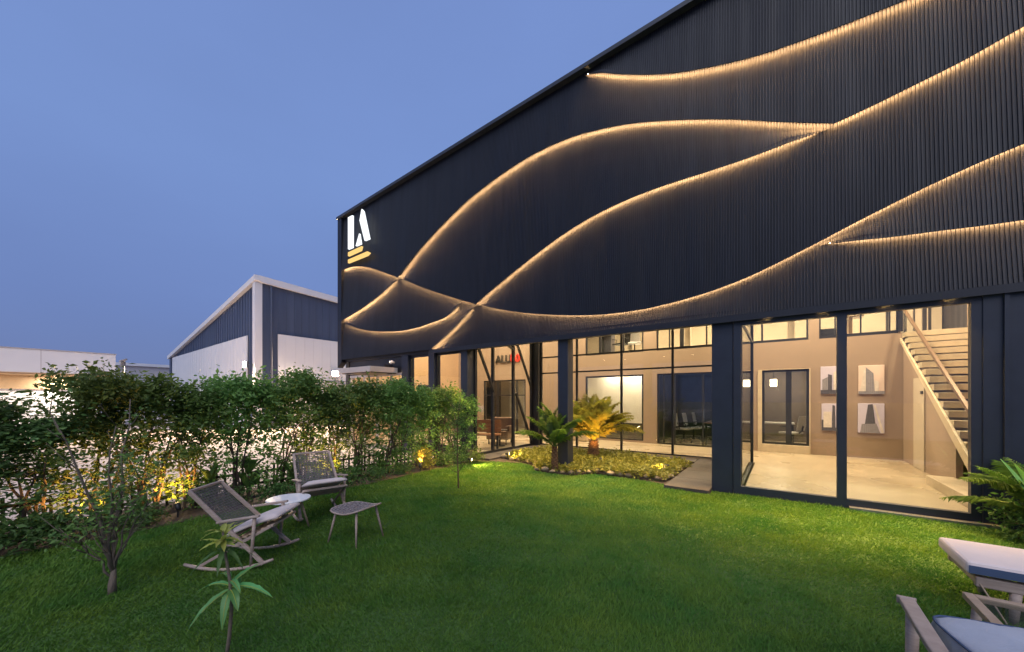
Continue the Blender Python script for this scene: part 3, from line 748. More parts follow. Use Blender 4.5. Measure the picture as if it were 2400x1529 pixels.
MB().box(-.09, .09, -.09, .09, 2.0, 2.22).build('lamp_shade', 'lamp_warm', pd, bevel=.01)
MB().tube([(0, 0, 2.22), (0, 0, 2.85)], .008, 6).build('cord', 'black_plastic', pd)
cb = thing('office_cabinet', 'dark cabinet in the upper office window above the lit palm', 'cabinet', (-5.45, 14.0, 3.2))
MB().box(-.35, .15, -.2, .2, 0, .95).build('body', 'print_dark', cb, bevel=.006); MB().box(-.33, -.11, -.215, -.201, .05, .9).build('door', 'black_plastic', cb)
office_chair('black office chair in the upper office window above the lit palm', (-4.95, 13.9, 3.2), R(160), 'black_plastic', None)
office_chair('white office chair in the upper office window above the lit palm', (-4.45, 13.95, 3.2), R(200), 'table_white', None)
p2 = thing('pendant_lamp', 'black pendant shade hanging in the upper gallery window', 'lamp', (1.08, 13.9, 0))
MB().tube([(0, 0, 3.96), (0, 0, 4.18)], [.20, .07], 14, cap=False).build('lamp_shade', 'black_plastic', p2); MB().tube([(0, 0, 4.18), (0, 0, 6.0)], .008, 6).build('cord', 'black_plastic', p2)
c2 = thing('office_cabinet', 'black low cabinet in the upper gallery window beside the mullion', 'cabinet', (1.05, 14.2, 3.2)); MB().box(-.22, .22, -.2, .2, 0, .42).build('body', 'black_plastic', c2, bevel=.01); MB().box(-.2, .2, -.215, -.201, .04, .38).build('door', 'dark_frame', c2)
c3 = thing('gallery_shelf', 'slim brown shelf standing on the upper gallery beside the glass rail', 'shelf', (1.62, 14.6, 3.2)); MB().box(-.04, .04, -.2, .2, 0, .75).build('upright', 'rail_metal', c3); MB().box(-.28, .28, -.2, .2, .751, .79).build('shelf_board', 'rail_metal', c3)
# lobby furniture
bn = thing('lobby_bench', 'brown wooden bench with plank back in the lobby', 'bench', (-7.6, 8.62, ZF), R(35))
for k in range(3): MB().box(-.75, .75, .20, .235, .48 + k * .13, .60 + k * .13).build('back_plank', 'bench_wood', bn, bevel=.004)
MB().box(-.75, .75, -.22, .20, .40, .45).build('seat', 'bench_wood', bn, bevel=.006)
for s in (-1, 1):
    MB().box(s * .65 - .03, s * .65 + .03, -.20, .18, 0, .40).build('leg', 'dark_frame', bn)
    MB().box(s * .60 - .02, s * .60 + .02, .236, .27, .30, .84).build('back_post', 'dark_frame', bn)
sf = thing('lobby_armchair', 'brown upholstered armchair in the lobby beside the bench', 'armchair', (-7.75, 10.0, ZF), R(20))
MB().box(-.38, .38, -.36, .36, .16, .44).build('seat', 'brown_leather', sf, bevel=.03)
MB().box(-.38, .38, .20, .40, .442, .88).build('backrest', 'brown_leather', sf, bevel=.04)
for s in (-1, 1):
    MB().box(s * .36 - .07, s * .36 + .07, -.34, .19, .442, .62).build('armrest', 'brown_leather', sf, bevel=.03)
    for y in (-.3, .3): MB().tube([(s * .3, y, 0), (s * .3, y, .16)], .02, 6).build('leg', 'black_plastic', sf)
lt = thing('lobby_table', 'small black pedestal table in the lobby behind the braces', 'table', (-7.35, 9.45, ZF))
MB().disc((0, 0), .26, .50, .53).build('table_top', 'black_plastic', lt)
MB().tube([(0, 0, .02), (0, 0, .50)], .035, 8).build('pedestal', 'black_plastic', lt)
MB().disc((0, 0), .18, 0, .02).build('foot_plate', 'black_plastic', lt)
rc = thing('reception_counter', 'pale rounded counter low behind the recess glass', 'counter', (-5.9, 12.3, ZF))
MB().box(-.5, .35, -.2, .2, 0, .42).build('body', 'stair_stone', rc, bevel=.05)

# ================================================================== NEIGHBOURING BUILDINGS
NB = thing('warehouse', 'blue and white warehouse with white gable trim behind the hedge', 'building', (-22.3, 7.95, 0)); NB.location = (0, 0, 0)
XN, YN = -22.3, 7.95
MB().add([(XN, YN, 0), (-39.0, YN, 0), (-39.0, YN, 4.9), (XN, YN, 7.95), (XN, 34, 0), (-39, 34, 0), (-39, 34, 4.3), (XN, 34, 6.6)],
         [(0, 3, 2, 1), (4, 5, 6, 7), (0, 4, 7, 3), (1, 2, 6, 5), (3, 7, 6, 2)]).build('wall', 'neighbour_blue', NB)
# ribs of the blue sheeting
for i in range(42):
    x = XN - .5 - i * .39; zt = 7.95 - (XN - x) * .1826
    MB().box(x - .03, x + .03, YN - .03, YN - .002, 0, zt - .25).build('sheet_rib', 'neighbour_blue', NB)
for i in range(22):
    y = YN + .65 + i * .4
    MB().box(XN + .002, XN + .03, y - .03, y + .03, 0, 7.75 - (y - YN) * .05).build('sheet_rib', 'neighbour_blue', NB)
# white panels, trim
MB().prism([(-23.47, 0), (-38.3, 0), (-38.3, 4.78), (-23.47, 5.03)], YN - .10, YN - .035).build('white_panel', 'neighbour_white', NB)
MB().box(XN + .035, XN + .10, 8.90, 20, 2.70, 5.12).build('white_panel', 'neighbour_white', NB)
MB().box(XN + .035, XN + .14, 8.90, 20, 0, 2.66).build('base_panel', 'neighbour_grey', NB)
MB().box(XN - .28, XN + .06, YN - .14, YN + .20, 0, 7.95).build('corner_trim', 'neighbour_white', NB)
MB().add([(XN + .18, YN - .2, 7.78), (-39.3, YN - .2, 4.72), (-39.3, YN - .2, 4.98), (XN + .18, YN - .2, 8.06), (XN + .18, YN + .1, 7.78), (-39.3, YN + .1, 4.72), (-39.3, YN + .1, 4.98), (XN + .18, YN + .1, 8.06)],
         [(0, 3, 2, 1), (4, 5, 6, 7), (0, 4, 7, 3), (1, 2, 6, 5), (3, 7, 6, 2), (0, 1, 5, 4)]).build('roof_trim', 'neighbour_white', NB)
MB().add([(XN + .04, YN + .1, 7.72), (XN + .20, YN + .1, 7.72), (XN + .20, YN + .1, 8.06), (XN + .04, YN + .1, 8.06), (XN + .04, 34, 6.45), (XN + .20, 34, 6.45), (XN + .20, 34, 6.75), (XN + .04, 34, 6.75)],
         [(0, 1, 2, 3), (4, 7, 6, 5), (0, 4, 5, 1), (1, 5, 6, 2), (2, 6, 7, 3), (3, 7, 4, 0)]).build('roof_trim', 'neighbour_white', NB)
MB().box(-39.02, -38.6, YN - .12, YN + .1, 0, 4.75).build('corner_post', 'neighbour_blue', NB)
for i in range(29):
    x = -23.9 - i * .5; MB().box(x - .012, x + .012, YN - .112, YN - .101, .02, 4.74 + (x + 38.3) * .0168).build('panel_seam', 'neighbour_white', NB)
for i in range(16):
    y = 9.3 + i * .5; MB().box(XN + .101, XN + .112, y - .012, y + .012, 2.72, 5.1).build('panel_seam', 'neighbour_white', NB)
MB().tube([(XN + .16, 8.55, 0), (XN + .16, 8.55, 7.4), (XN + .12, 8.55, 7.65)], .05, 8).build('downpipe', 'neighbour_blue', NB, smooth=True)
def flood(label, loc, out, power, tgt):
    t = thing('flood_light', label, 'lamp', loc, group='flood lights on the warehouse')
    o = Vector(out); h = .13
    a = Vector((0, 0, 1)).cross(o).normalized()
    MB().bar(o * .02, o * .12, .40, .32).build('lamp_body', 'steel_grey', t)
    MB().bar(o * .121, o * .135, .36, .28).build('lens', 'lamp_flood', t)
    MB().bar(o * -.10, o * .02, .05, .05).build('bracket', 'steel_grey', t)
    l = lamp('SPOT', 'flood_beam', tuple(Vector(loc) + o * .25), power, (1, .74, .48), None, tgt, spot=150, blend=.5, radius=.1)
flood('bright flood light on the warehouse side wall near the canopy', (XN + .25, 11.95, 3.12), (1, 0, 0), 6000, (-12, 6, 0))
flood('small flood light beside the white corner trim of the warehouse', (-23.05, YN - .22, 3.42), (0, -1, 0), 5500, (-17, 0, 0))

WL = thing('white_fascia_building', 'low white flat-roofed building at the far side of the yard', 'building', (-30, 0, 0)); WL.location = (0, 0, 0)
MB().box(-36, -30, -30, 3.78, 2.90, 4.05).build('fascia', 'neighbour_white', WL, bevel=.02)
MB().box(-35.9, -30.1, -29.9, 3.7, 2.80, 2.899).build('soffit', 'tan_soffit', WL)
MB().box(-36, -31.2, -29.8, 3.2, 0, 2.80).build('wall', 'neighbour_white', WL)
MB().box(-31.19, -31.1, -29.8, 3.2, 2.1, 2.79).build('tan_band', 'tan_soffit', WL)
for y in (-9.2, -6.6, -4.0, -1.4, 1.2): MB().box(-30.004, -29.992, y - .012, y + .012, 2.92, 4.03).build('fascia_joint', 'neighbour_grey', WL)
MB().box(-36.03, -29.97, -30.03, 3.81, 4.051, 4.09).build('coping', 'neighbour_grey', WL)
for y in (-8, -3, 2.5): MB().box(-30.5, -30.2, y, y + .3, 0, 2.80).build('post', 'neighbour_white', WL)
for y in (-6.5, -1.5, 1.8):
    MB().disc((-30.6, y), .15, 2.76, 2.798, 12).build('soffit_lamp', 'lamp_warm', WL)
    lamp('AREA', 'soffit_light', (-30.6, y, 2.74), 180, (1, .85, .66), size=.3)
GL = thing('grey_shed', 'far grey shed between the white building and the warehouse', 'building', (-45, 10, 0)); GL.location = (0, 0, 0)
MB().box(-62, -48, 2, 14, 0, 4.6).build('wall', 'neighbour_grey', GL)
MB().box(-62.2, -47.8, 1.8, 14.2, 4.6, 4.85).build('roof_edge', 'neighbour_white', GL)
# yard lamp pole seen over the hedge
YL = thing('yard_lamp', 'short yard lamp with crossbar in front of the warehouse', 'lamp', (-19.2, 2.6, 0))
MB().tube([(0, 0, 0), (0, 0, 3.0)], .04, 8).build('pole', 'steel_grey', YL)
MB().bar((-.6, 0, 2.98), (.6, 0, 2.98), .05, .05).build('crossbar', 'steel_grey', YL)
MB().box(-.08, .08, -.06, .06, 2.76, 2.95).build('lamp_head', 'steel_grey', YL)

# ================================================================== FENCE AND HEDGE
FN = thing('picket_fence', 'low dark picket fence standing along the foot of the hedge', 'fence', (-7.45, 0, 0)); FN.location = (0, 0, 0)
for z in (.12, .32):
    MB().box(-7.455, -7.43, -2.0, 7.0, z - .02, z + .02).build('rail', 'fence_wood', FN)
pm = MB().add([(-.010, -.015, 0), (.010, -.015, 0), (.010, .015, 0), (-.010, .015, 0), (-.010, -.015, .52), (.010, -.015, .52), (.010, .015, .52), (-.010, .015, .52), (-.010, 0, .56), (.010, 0, .56)],
              [(3, 2, 1, 0), (0, 1, 5, 4), (2, 3, 7, 6), (1, 2, 6, 9, 5), (3, 0, 4, 8, 7), (4, 5, 9, 8), (6, 7, 8, 9)]).mesh('picket')
pm.materials.append(MATS['fence_wood'])
random.seed(8)
for i in range(74):
    o = link('picket', pm, None, FN); o.location = (-7.415, -1.9 + i * .12, 0); o.scale.z = random.uniform(.70, .80); o.rotation_euler.x = random.uniform(-.03, .03)

def leaf_cloud(rng, centres, per, spread, size, up=.5):
    c = np.repeat(np.asarray(centres), per, axis=0); n = len(c)
    p = c + rng.normal(0, 1, (n, 3)) * np.asarray(spread)
    p[:, 2] = np.maximum(p[:, 2], .02)
    d = rng.normal(0, 1, (n, 3)); d[:, 2] = d[:, 2] * .6 - .1; d /= np.linalg.norm(d, axis=1)[:, None]
    nn = rng.normal(0, 1, (n, 3)) + np.array([0, 0, up * 2]); s = np.cross(d, nn); s /= np.linalg.norm(s, axis=1)[:, None] + 1e-9
    L = (rng.uniform(.6, 1.25, n) * size)[:, None]; W = L * .24
    fold = np.cross(s, d) * L * .10
    v = np.empty((n, 2, 3, 3))
    v[:, 0, 0] = p; v[:, 0, 1] = p + d * L * .5 + s * W + fold; v[:, 0, 2] = p + d * L
    v[:, 1, 0] = p; v[:, 1, 1] = p + d * L; v[:, 1, 2] = p + d * L * .5 - s * W + fold
    return v.reshape(-1, 3, 3)

def stems(rng, n, h, spread, r0):
    mb = MB(); tips = []
    for k in range(n):
        a = rng.uniform(0, 2 * math.pi); x, y = rng.uniform(-.12, .12, 2)
        pts = [(x, y, 0)]; hh = h * rng.uniform(.75, 1.0); dx, dy = math.cos(a) * spread * rng.uniform(.3, 1), math.sin(a) * spread * rng.uniform(.3, 1)
        for i in range(1, 6):
            t = i / 5; pts.append((x + dx * t ** 1.4 + rng.normal(0, .02), y + dy * t ** 1.4 + rng.normal(0, .02), hh * t))
        mb.tube(pts, [r0 * (1 - .75 * i / 5) for i in range(6)], 5)
        tips.append(pts)
        for q in range(4):
            i = rng.integers(2, 5); b = rng.uniform(0, 2 * math.pi); l = rng.uniform(.18, .4)
            p = pts[i]; e = (p[0] + math.cos(b) * l, p[1] + math.sin(b) * l, p[2] + l * rng.uniform(.3, .9))
            mb.tube([p, ((p[0] + e[0]) / 2, (p[1] + e[1]) / 2, (p[2] + e[2]) / 2 + .03), e], [r0 * .35, r0 * .25, r0 * .1], 4)
            tips.append([p, e])
    return mb, tips

# four crown shapes shared by the hedge shrubs
CROWNS = []
for s in range(4):
    rg = np.random.default_rng(20 + s)
    mb, tips = stems(rg, 5, 1.5, .38, .022)
    me_t = mb.mesh('trunk'); me_t.materials.append(MATS['bark'])
    cs = []
    for k in range(12):     # sprigs that stick out of the top
        a_ = rg.normal(0, .26, 2); z0 = rg.uniform(1.6, 1.85)
        for q in range(3): cs.append((a_[0] + .02 * q, a_[1], z0 + .09 * q))
    for k in range(72):
        z = rg.beta(2.2, 1.25) * 1.32 + .62; wdt = .44 * (1 - .3 * abs(z - 1.35))
        cs.append((rg.normal(0, wdt * .55), rg.normal(0, wdt * .62), z))
    for k in range(16): cs.append((rg.normal(0, .28), rg.normal(0, .30), rg.uniform(.15, .85)))
    V = np.concatenate([leaf_cloud(rg, cs, 28, (.07, .075, .07), .088), leaf_cloud(rg, cs[::2], 30, (.09, .09, .08), .055)])
    o = bulk('crown', V, 3, 'leaf'); me_c = o.data; bpy.data.objects.remove(o)
    CROWNS.append((me_t, me_c))
rg = np.random.default_rng(5)
ORD = ['first', 'second', 'third', 'fourth', 'fifth', 'sixth', 'seventh', 'eighth', 'ninth', 'tenth', 'eleventh', 'twelfth', 'thirteenth', 'fourteenth', 'fifteenth', 'sixteenth', 'seventeenth', 'eighteenth']
ys = [-.95, -.25, .25, .72, 1.2, 1.7, 2.2, 2.7, 3.2, 3.7, 4.25, 4.8, 5.3, 5.85, 6.4, 6.9]
hs = [.88, .86, .76, 1.04, 1.0, .90, 1.05, .94, 1.07, .92, 1.05, .90, 1.03, .94, 1.0, .88]
for i, y in enumerate(ys):
    me_t, me_c = CROWNS[i % 4]
    hx = hs[i] * (.95 if i > 4 else .92)
    t = thing('hedge_shrub', f'leafy green hedge shrub, {ORD[i]} in the hedge row counted from the camera end', 'shrub', (-6.98 + rg.uniform(-.10, .10), y + rg.uniform(-.08, .08), .01), rg.uniform(0, 6.28), 'shrubs of the hedge row')
    t.scale = (rg.uniform(.82, 1.08), rg.uniform(.82, 1.08), hx)
    link('trunk', me_t, None, t)
    c = link('crown', me_c, None, t)
    if i in (3, 4):
        c.material_slots[0].link = 'OBJECT'; c.material_slots[0].material = MATS['leaf_warm']
    if i in (0, 1, 2):
        c.material_slots[0].link = 'OBJECT'; c.material_slots[0].material = MATS['leaf_dark']
# tall leafy shrub rising over the hedge end
# low ground plants along the hedge foot
LOW = []
for s in range(3):
    rg2 = np.random.default_rng(60 + s)
    cs = [(rg2.normal(0, .14), rg2.normal(0, .14), rg2.uniform(.04, .26)) for k in range(30)]
    o = bulk('foliage', leaf_cloud(rg2, cs, 26, (.06, .06, .05), .06), 3, 'leaf_dark'); LOW.append(o.data); bpy.data.objects.remove(o)
lowspots = [(-6.55, -.7, 1.3), (-6.6, -.25, 1.35), (-6.5, .2, 1.2), (-6.5, 1.0, .9), (-6.62, 2.0, .8), (-6.58, 2.6, .8), (-6.6, 3.15, .9), (-6.55, 3.8, .9), (-6.5, 4.4, .8), (-6.55, 5.0, .8), (-6.5, 6.2, .9), (-6.4, 6.7, .8)]
for i, (x, y, s) in enumerate(lowspots):
    t = thing('ground_plant', f'low leafy plant at the hedge foot, {ORD[i]} counted from the camera end', 'plant', (x, y, .01), i * 1.7, 'low plants at the hedge foot')
    t.scale = (s, s, s)
    link('foliage', LOW[i % 3], None, t)
    MB().tube([(0, 0, 0), (.01, 0, .1), (.0, .02, .2)], [.012, .01, .005], 5).build('stem', 'bark', t)
# strap-leaved plants
def blade_leaf(L, w, bend, n=6):
    mb = MB(); pts = []
    for i in range(n + 1):
        t = i / n; ww = w * math.sin(math.pi * min(.98, .12 + .88 * t)) ** .7
        x = L * t * math.cos(bend * t); z = L * t * math.sin(1.25 - bend * t * .9) * .9
        pts.append((x * .55, ww, z))
    for x, ww, z in pts: mb.v += [(x, -ww, z + ww * .35), (x, 0, z), (x, ww, z + ww * .35)]
    for i in range(n):
        a = i * 3; mb.f += [(a, a + 3, a + 4, a + 1), (a + 1, a + 4, a + 5, a + 2)]
    return mb
BL = blade_leaf(.55, .045, .9).mesh('leaf'); BL.materials.append(MATS['leaf_dark'])
for i, (x, y, s) in enumerate([(-6.75, 1.8, 1.0), (-6.8, 2.3, 1.15), (-6.72, 2.9, .9), (-6.7, 4.05, .8), (-6.7, 4.6, .8)]):
    t = thing('strap_leaf_plant', f'dark strap-leaved plant at the hedge foot, {ORD[i]} counted from the camera end', 'plant', (x, y, .01), i * 2.1, 'strap-leaved plants at the hedge foot')
    t.scale = (s, s, s)
    for k in range(9):
        o = link('leaf', BL, None, t); o.rotation_euler = (0, random.uniform(-.25, .15), k * 2.4); o.scale = (1, 1, random.uniform(.8, 1.15)); o.location.z = .35 if k % 2 else .12
    MB().tube([(0, 0, 0), (0, 0, .45)], [.02, .012], 6).build('stem', 'bark', t)

# yellow-lit shrub at the hedge end
def shrub(name, label, loc, n, spread, h, size, m_, cat='shrub', seed=1, grp=None, stems_n=4):
    rg3 = np.random.default_rng(seed)
    t = thing(name, label, cat, loc, 0, grp)
    cs = [(rg3.normal(0, spread * .5), rg3.normal(0, spread * .5), h * rg3.uniform(.15, 1)) for k in range(n)]
    bulk('foliage', leaf_cloud(rg3, cs, 34, (.06, .06, .05), size), 3, m_, t)
    mb, _ = stems(rg3, stems_n, h * .8, spread * .5, .014); mb.build('stems', 'bark', t)
    return t
shrub('round_shrub', 'small yellow-lit shrub at the foot of the hedge near the spotlight', (-6.5, 5.62, .01), 36, .22, .42, .05, 'leaf_lit_yellow', seed=71)
shrub('round_shrub', 'low green shrub where the lawn corner meets the recess', (-6.15, 6.95, .01), 20, .18, .30, .05, 'leaf_warm', seed=72)

# ------------------------------------------------------------------ saplings and small trees
def small_tree(name, label, loc, h, seed, crown_z, crown_r, nclump, m_, trunk_r=.02, branches=8, bare=False, per=30, size=.05, spread=(.06, .06, .05)):
    rg4 = np.random.default_rng(seed)
    t = thing(name, label, 'tree', loc)
    mb = MB(); pts = []
    for i in range(7):
        f = i / 6; pts.append((.05 * math.sin(f * 3 + seed), .04 * math.sin(f * 2.3 + seed * 2), h * f))
    mb.tube(pts, [trunk_r * (1 - .8 * i / 6) for i in range(7)], 7)
    ends = []
    for k in range(branches):
        f = rg4.uniform(.3, .95) if not bare else rg4.uniform(.12, .6)
        p = Vector(pts[min(5, int(f * 6))]); a = k * 2.4 + rg4.uniform(-.4, .4); l = rg4.uniform(.5, 1) * crown_r * 1.3
        e = p + Vector((math.cos(a) * l, math.sin(a) * l, l * rg4.uniform(.6, 1.6))); mid = (p + e) / 2 + Vector((0, 0, -.03))
        mb.tube([p, mid, e], [trunk_r * .45, trunk_r * .3, trunk_r * .12], 5)
        ends.append(e)
        if bare:
            for q in range(4):
                g2 = mid.lerp(e, rg4.uniform(0, 1)); e2 = g2 + Vector((rg4.normal(0, .12), rg4.normal(0, .12), rg4.uniform(.05, .28)))
                mb.tube([g2, e2], [trunk_r * .2, trunk_r * .08], 4); ends.append(e2)
    mb.build('trunk', 'bark_pale' if bare else 'bark', t, smooth=True)
    cs = []
    for k in range(nclump):
        if bare: p = ends[rg4.integers(0, len(ends))]; cs.append((p[0] + rg4.normal(0, .04), p[1] + rg4.normal(0, .04), p[2] + rg4.normal(0, .05)))
        else: cs.append((rg4.normal(0, crown_r * .5), rg4.normal(0, crown_r * .5), rg4.uniform(*crown_z)))
    bulk('crown', leaf_cloud(rg4, cs, per, spread, size), 3, m_, t)
    return t
sap = thing('sapling', 'slender multi-stem sapling with bare twigs standing on the lawn in front of the hedge', 'tree', (-4.45, .54, 0))
rgs = np.random.default_rng(17); mb = MB(); ends = []
mb.tube([(0, 0, -.02), (.004, 0, .08), (.0, .01, .20)], [.030, .026, .016], 8)
for k in range(9):
    a = k * 2.4 + rgs.uniform(-.3, .3); lean = rgs.uniform(.08, .34) if k else .04; hh = rgs.uniform(.45, .85) if k > 2 else rgs.uniform(1.15, 1.55)
    p = Vector((0, .01, rgs.uniform(.10, .22))); pts = [p]
    for q in range(1, 7):
        f = q / 6; pts.append(Vector((math.cos(a) * lean * f ** 1.2 + rgs.normal(0, .012), math.sin(a) * lean * f ** 1.2 + rgs.normal(0, .012), p.z + hh * f)))
    r0 = .015 if k < 3 else .010
    mb.tube(pts, [r0 * (1 - .8 * q / 6) for q in range(7)], 6)
    for q in range(9):
        i_ = rgs.integers(2, 7); b = pts[i_]; ll = rgs.uniform(.08, .26); aa = a + rgs.normal(0, .9)
        e2 = b + Vector((math.cos(aa) * ll * .7, math.sin(aa) * ll * .7, ll * rgs.uniform(.5, 1.1)))
        mb.tube([b, b.lerp(e2, .5) + Vector((0, 0, -.01)), e2], [.004, .003, .0012], 4); ends.append(e2)
mb.build('trunk', 'bark_pale', sap, smooth=True)
cs = []
for k in range(130):
    e2 = ends[rgs.integers(0, len(ends))]
    if e2.z > .55 or rgs.uniform() < .3: cs.append((e2.x + rgs.normal(0, .03), e2.y + rgs.normal(0, .03), e2.z + rgs.normal(0, .03)))
bulk('crown', leaf_cloud(rgs, cs, 9, (.05, .05, .05), .045), 3, 'leaf', sap)
small_tree('young_tree', 'slim young tree with feathery crown on the lawn by the hedge end', (-4.68, 4.83, 0), 1.65, 9, (.38, 1.5), .30, 60, 'leaf_cycad', .016, 16, False, 22, .04)
# foreground plant with large leaves
fp = thing('broadleaf_sapling', 'foreground sapling with long broad green leaves and yellow top shoots', 'plant', (-2.72, .80, 0)); fp.scale = (.9, .9, 1.0)
def big_leaf(L, w, droop):
    mb = MB(); n = 12
    for i in range(n + 1):
        t = i / n; ww = w * (math.sin(math.pi * (.04 + .96 * t) ** .8) ** .75 if t < 1 else 0)
        x = L * t; z = -droop * t * t * L + .12 * L * t; k = .35 + .08 * math.sin(t * 22)
        mb.v += [(x, -ww, z + ww * k), (x, -ww * .5, z + ww * .12), (x, 0, z), (x, ww * .5, z + ww * .12), (x, ww, z + ww * k + .004 * math.sin(t * 30))]
    for i in range(n):
        for j in range(4):
            a = i * 5 + j; mb.f.append((a, a + 5, a + 6, a + 1))
    return mb
stem = [(0, 0, 0), (.02, .015, .16), (.045, .02, .33), (.035, .015, .50), (.0, .0, .66), (-.02, -.01, .80)]
MB().tube(stem, [.013, .012, .011, .010, .008, .006], 8).build('stem', 'bark_pale', fp, smooth=True)
WR = R(35.95)
for ang, L, w, dr, z, pit in ((R(0), .27, .030, .55, .46, .20), (R(178), .21, .025, .55, .47, .25), (R(222), .27, .034, .35, .45, -.45), (R(55), .19, .026, .3, .47, .60), (R(-35), .14, .030, .7, .45, -.1), (R(110), .19, .026, .7, .48, .15), (R(285), .16, .026, 1.0, .44, -.3), (R(330), .12, .022, .8, .50, .3), (R(150), .13, .02, .6, .52, .4)):
    lf = big_leaf(L, w, dr); o = lf.build('leaf', 'leaf_broad', fp, smooth=True)
    MB().tube([(v[0], v[1], v[2] + .0015) for v in lf.v[2::5]], [.0028 * (1 - .9 * i / 12) + .0004 for i in range(13)], 5).build('midrib', 'leaf_fresh', o)
    o.location = (.035, .015, z); o.rotation_euler = Euler((0, -pit, ang + WR))
for k in range(14):
    o = big_leaf(random.uniform(.10, .17), .018, .4).build('shoot_leaf', 'leaf_fresh', fp, smooth=True)
    o.location = (-.02, -.01, .74 + random.uniform(-.04, .06)); o.rotation_euler = Euler((0, -random.uniform(-.2, .9), k * 2.4))
for k in range(6):
    o = big_leaf(.16, .016, .9).build('shoot_leaf', 'leaf_dark', fp, smooth=True); o.location = (-.01, -.005, .68); o.rotation_euler = Euler((0, -.2, k * 1.1 + .3))

# cycads and fern palms
def frond_mesh(L, arch, leaf_l, n=26, width=.008):
    mb = MB(); rg5 = np.random.default_rng(int(L * 100))
    pts = []
    for i in range(13):
        t = i / 12; a = 1.15 - arch * t
        pts.append(Vector((0, 0, 0)) if i == 0 else pts[-1] + Vector((math.cos(a), 0, math.sin(a))) * L / 12)
    mb.tube(pts, [.011 * (1 - .8 * i / 12) for i in range(13)], 4)
    for i in range(n):
        t = .16 + .84 * i / n; f = t * 12; k = min(11, int(f)); p = pts[k].lerp(pts[k + 1], f - k); d = (pts[k + 1] - pts[k]).normalized()
        l = leaf_l * math.sin(math.pi * min(.97, (.15 + .85 * t))) ** .6 * rg5.uniform(.85, 1.1)
        for s in (-1, 1):
            dirv = (Vector((0, s, 0)) * .85 + d * .55 + Vector((0, 0, rg5.uniform(-.25, .35)))).normalized()
            tip = p + dirv * l + Vector((0, 0, -l * rg5.uniform(.1, .45))); md = p + dirv * l * .5
            mb.add([p, md + d * width, tip, md - d * width], [(0, 1, 2), (0, 2, 3)])
    return mb
FR = {}
for key, a in (('long', (1.0, 1.3, .20, 56)), ('mid', (.9, .95, .19, 52)), ('short', (.65, .6, .15, 40))):
    FR[key] = frond_mesh(*a).mesh('frond')
def cycad(name, label, loc, trunk_h, trunk_r, n, m_, scale=1., seed=1, tilt=(-.1, .9)):
    rg6 = np.random.default_rng(seed)
    t = thing(name, label, 'palm', loc)
    mb = MB()
    mb.tube([(0, 0, 0), (0, 0, trunk_h * .4), (0, 0, trunk_h * .8), (0, 0, trunk_h)], [trunk_r * 1.1, trunk_r, trunk_r * .85, trunk_r * .6], 12)
    for k in range(60):   # old leaf bases
        a = k * 2.4; z = trunk_h * (k / 60); r = trunk_r * (1.1 - .35 * k / 60)
        mb.bar((math.cos(a) * r * .7, math.sin(a) * r * .7, z), (math.cos(a) * r * 1.18, math.sin(a) * r * 1.18, z + .05), .03, .018)
    mb.build('trunk', 'cycad_trunk', t)
    for k in range(n):
        kk = ('long', 'mid', 'short')[k % 3] if k < n * .75 else 'mid'
        o = link('frond', FR[kk], None, t)
        if not FR[kk].materials: FR[kk].materials.append(MATS['leaf_cycad'])
        o.material_slots[0].link = 'OBJECT'; o.material_slots[0].material = MATS[m_]
        o.location = (0, 0, trunk_h * .96)
        o.rotation_euler = Euler((0, -rg6.uniform(*tilt) + .35, k * 2.39996 + rg6.uniform(-.2, .2)))
        s = scale * rg6.uniform(.85, 1.1); o.scale = (s, s, s)
    return t
cycad('cycad', 'amber-lit cycad with thick rough trunk in the planting bed', (-3.95, 9.05, .03), .48, .14, 66, 'leaf_lit_yellow', 1.42, 3, (.05, 1.0))
cycad('cycad', 'green cycad standing in front of the column in the planting bed', (-4.0, 7.10, .03), .52, .065, 21, 'leaf_cycad', 1.05, 6, (.05, 1.2))
cycad('cycad', 'bushy dark cycad against the wall at the far end of the big window', (2.38, 6.62, 0), .30, .13, 30, 'leaf_cycad', .92, 11, (-.3, .7))
shrub('round_shrub', 'dark undergrowth shrub beneath the cycad by the big window', (2.28, 6.75, 0), 30, .28, .45, .06, 'leaf_dark', seed=77)
BL2 = blade_leaf(.9, .04, .5).mesh('leaf'); BL2.materials.append(MATS['leaf_broad'])
sp = thing('sword_leaf_plant', 'plant with a single long bright sword leaf rising beside the end panel', 'plant', (2.25, 6.3, 0))
for k in range(5):
    o = link('leaf', BL2, None, sp); o.location.z = .25; o.rotation_euler = (0, -.1, k * 1.3 + 2.4); o.scale = (1, 1, 1.1)
MB().tube([(0, 0, 0), (0, 0, .3)], [.03, .02], 6).build('stem', 'bark', sp)

# planting bed
BED = [(-5.95, 7.86), (-5.2, 7.68), (-4.7, 7.56), (-4.38, 6.95), (-3.58, 6.95), (-3.2, 7.42), (-2.35, 7.44), (-1.80, 7.52), (-1.76, 9.4), (-2.6, 9.88), (-5.6, 9.88), (-6.0, 9.2)]
pb = MB().slab(BED, -.02, .035).build('planting_bed', 'soil'); tag(pb, kind='structure')
rg7 = np.random.default_rng(9)
def rock_mesh(seed):
    import bmesh
    bm = bmesh.new(); bmesh.ops.create_icosphere(bm, subdivisions=2, radius=1)
    r = np.random.default_rng(seed)
    A = r.normal(0, 1, (5, 3))
    for v in bm.verts:
        k = 1 + .16 * sum(math.sin(2.1 * v.co.dot(Vector(a)) + i) for i, a in enumerate(A)) / 2
        v.co = Vector((v.co.x * k, v.co.y * k * .8, v.co.z * k * .6))
    me = bpy.data.meshes.new('stone'); bm.to_mesh(me); bm.free(); me.materials.append(MATS['stone_pale']); return me
ROCKS = [rock_mesh(s) for s in range(4)]
edge = []
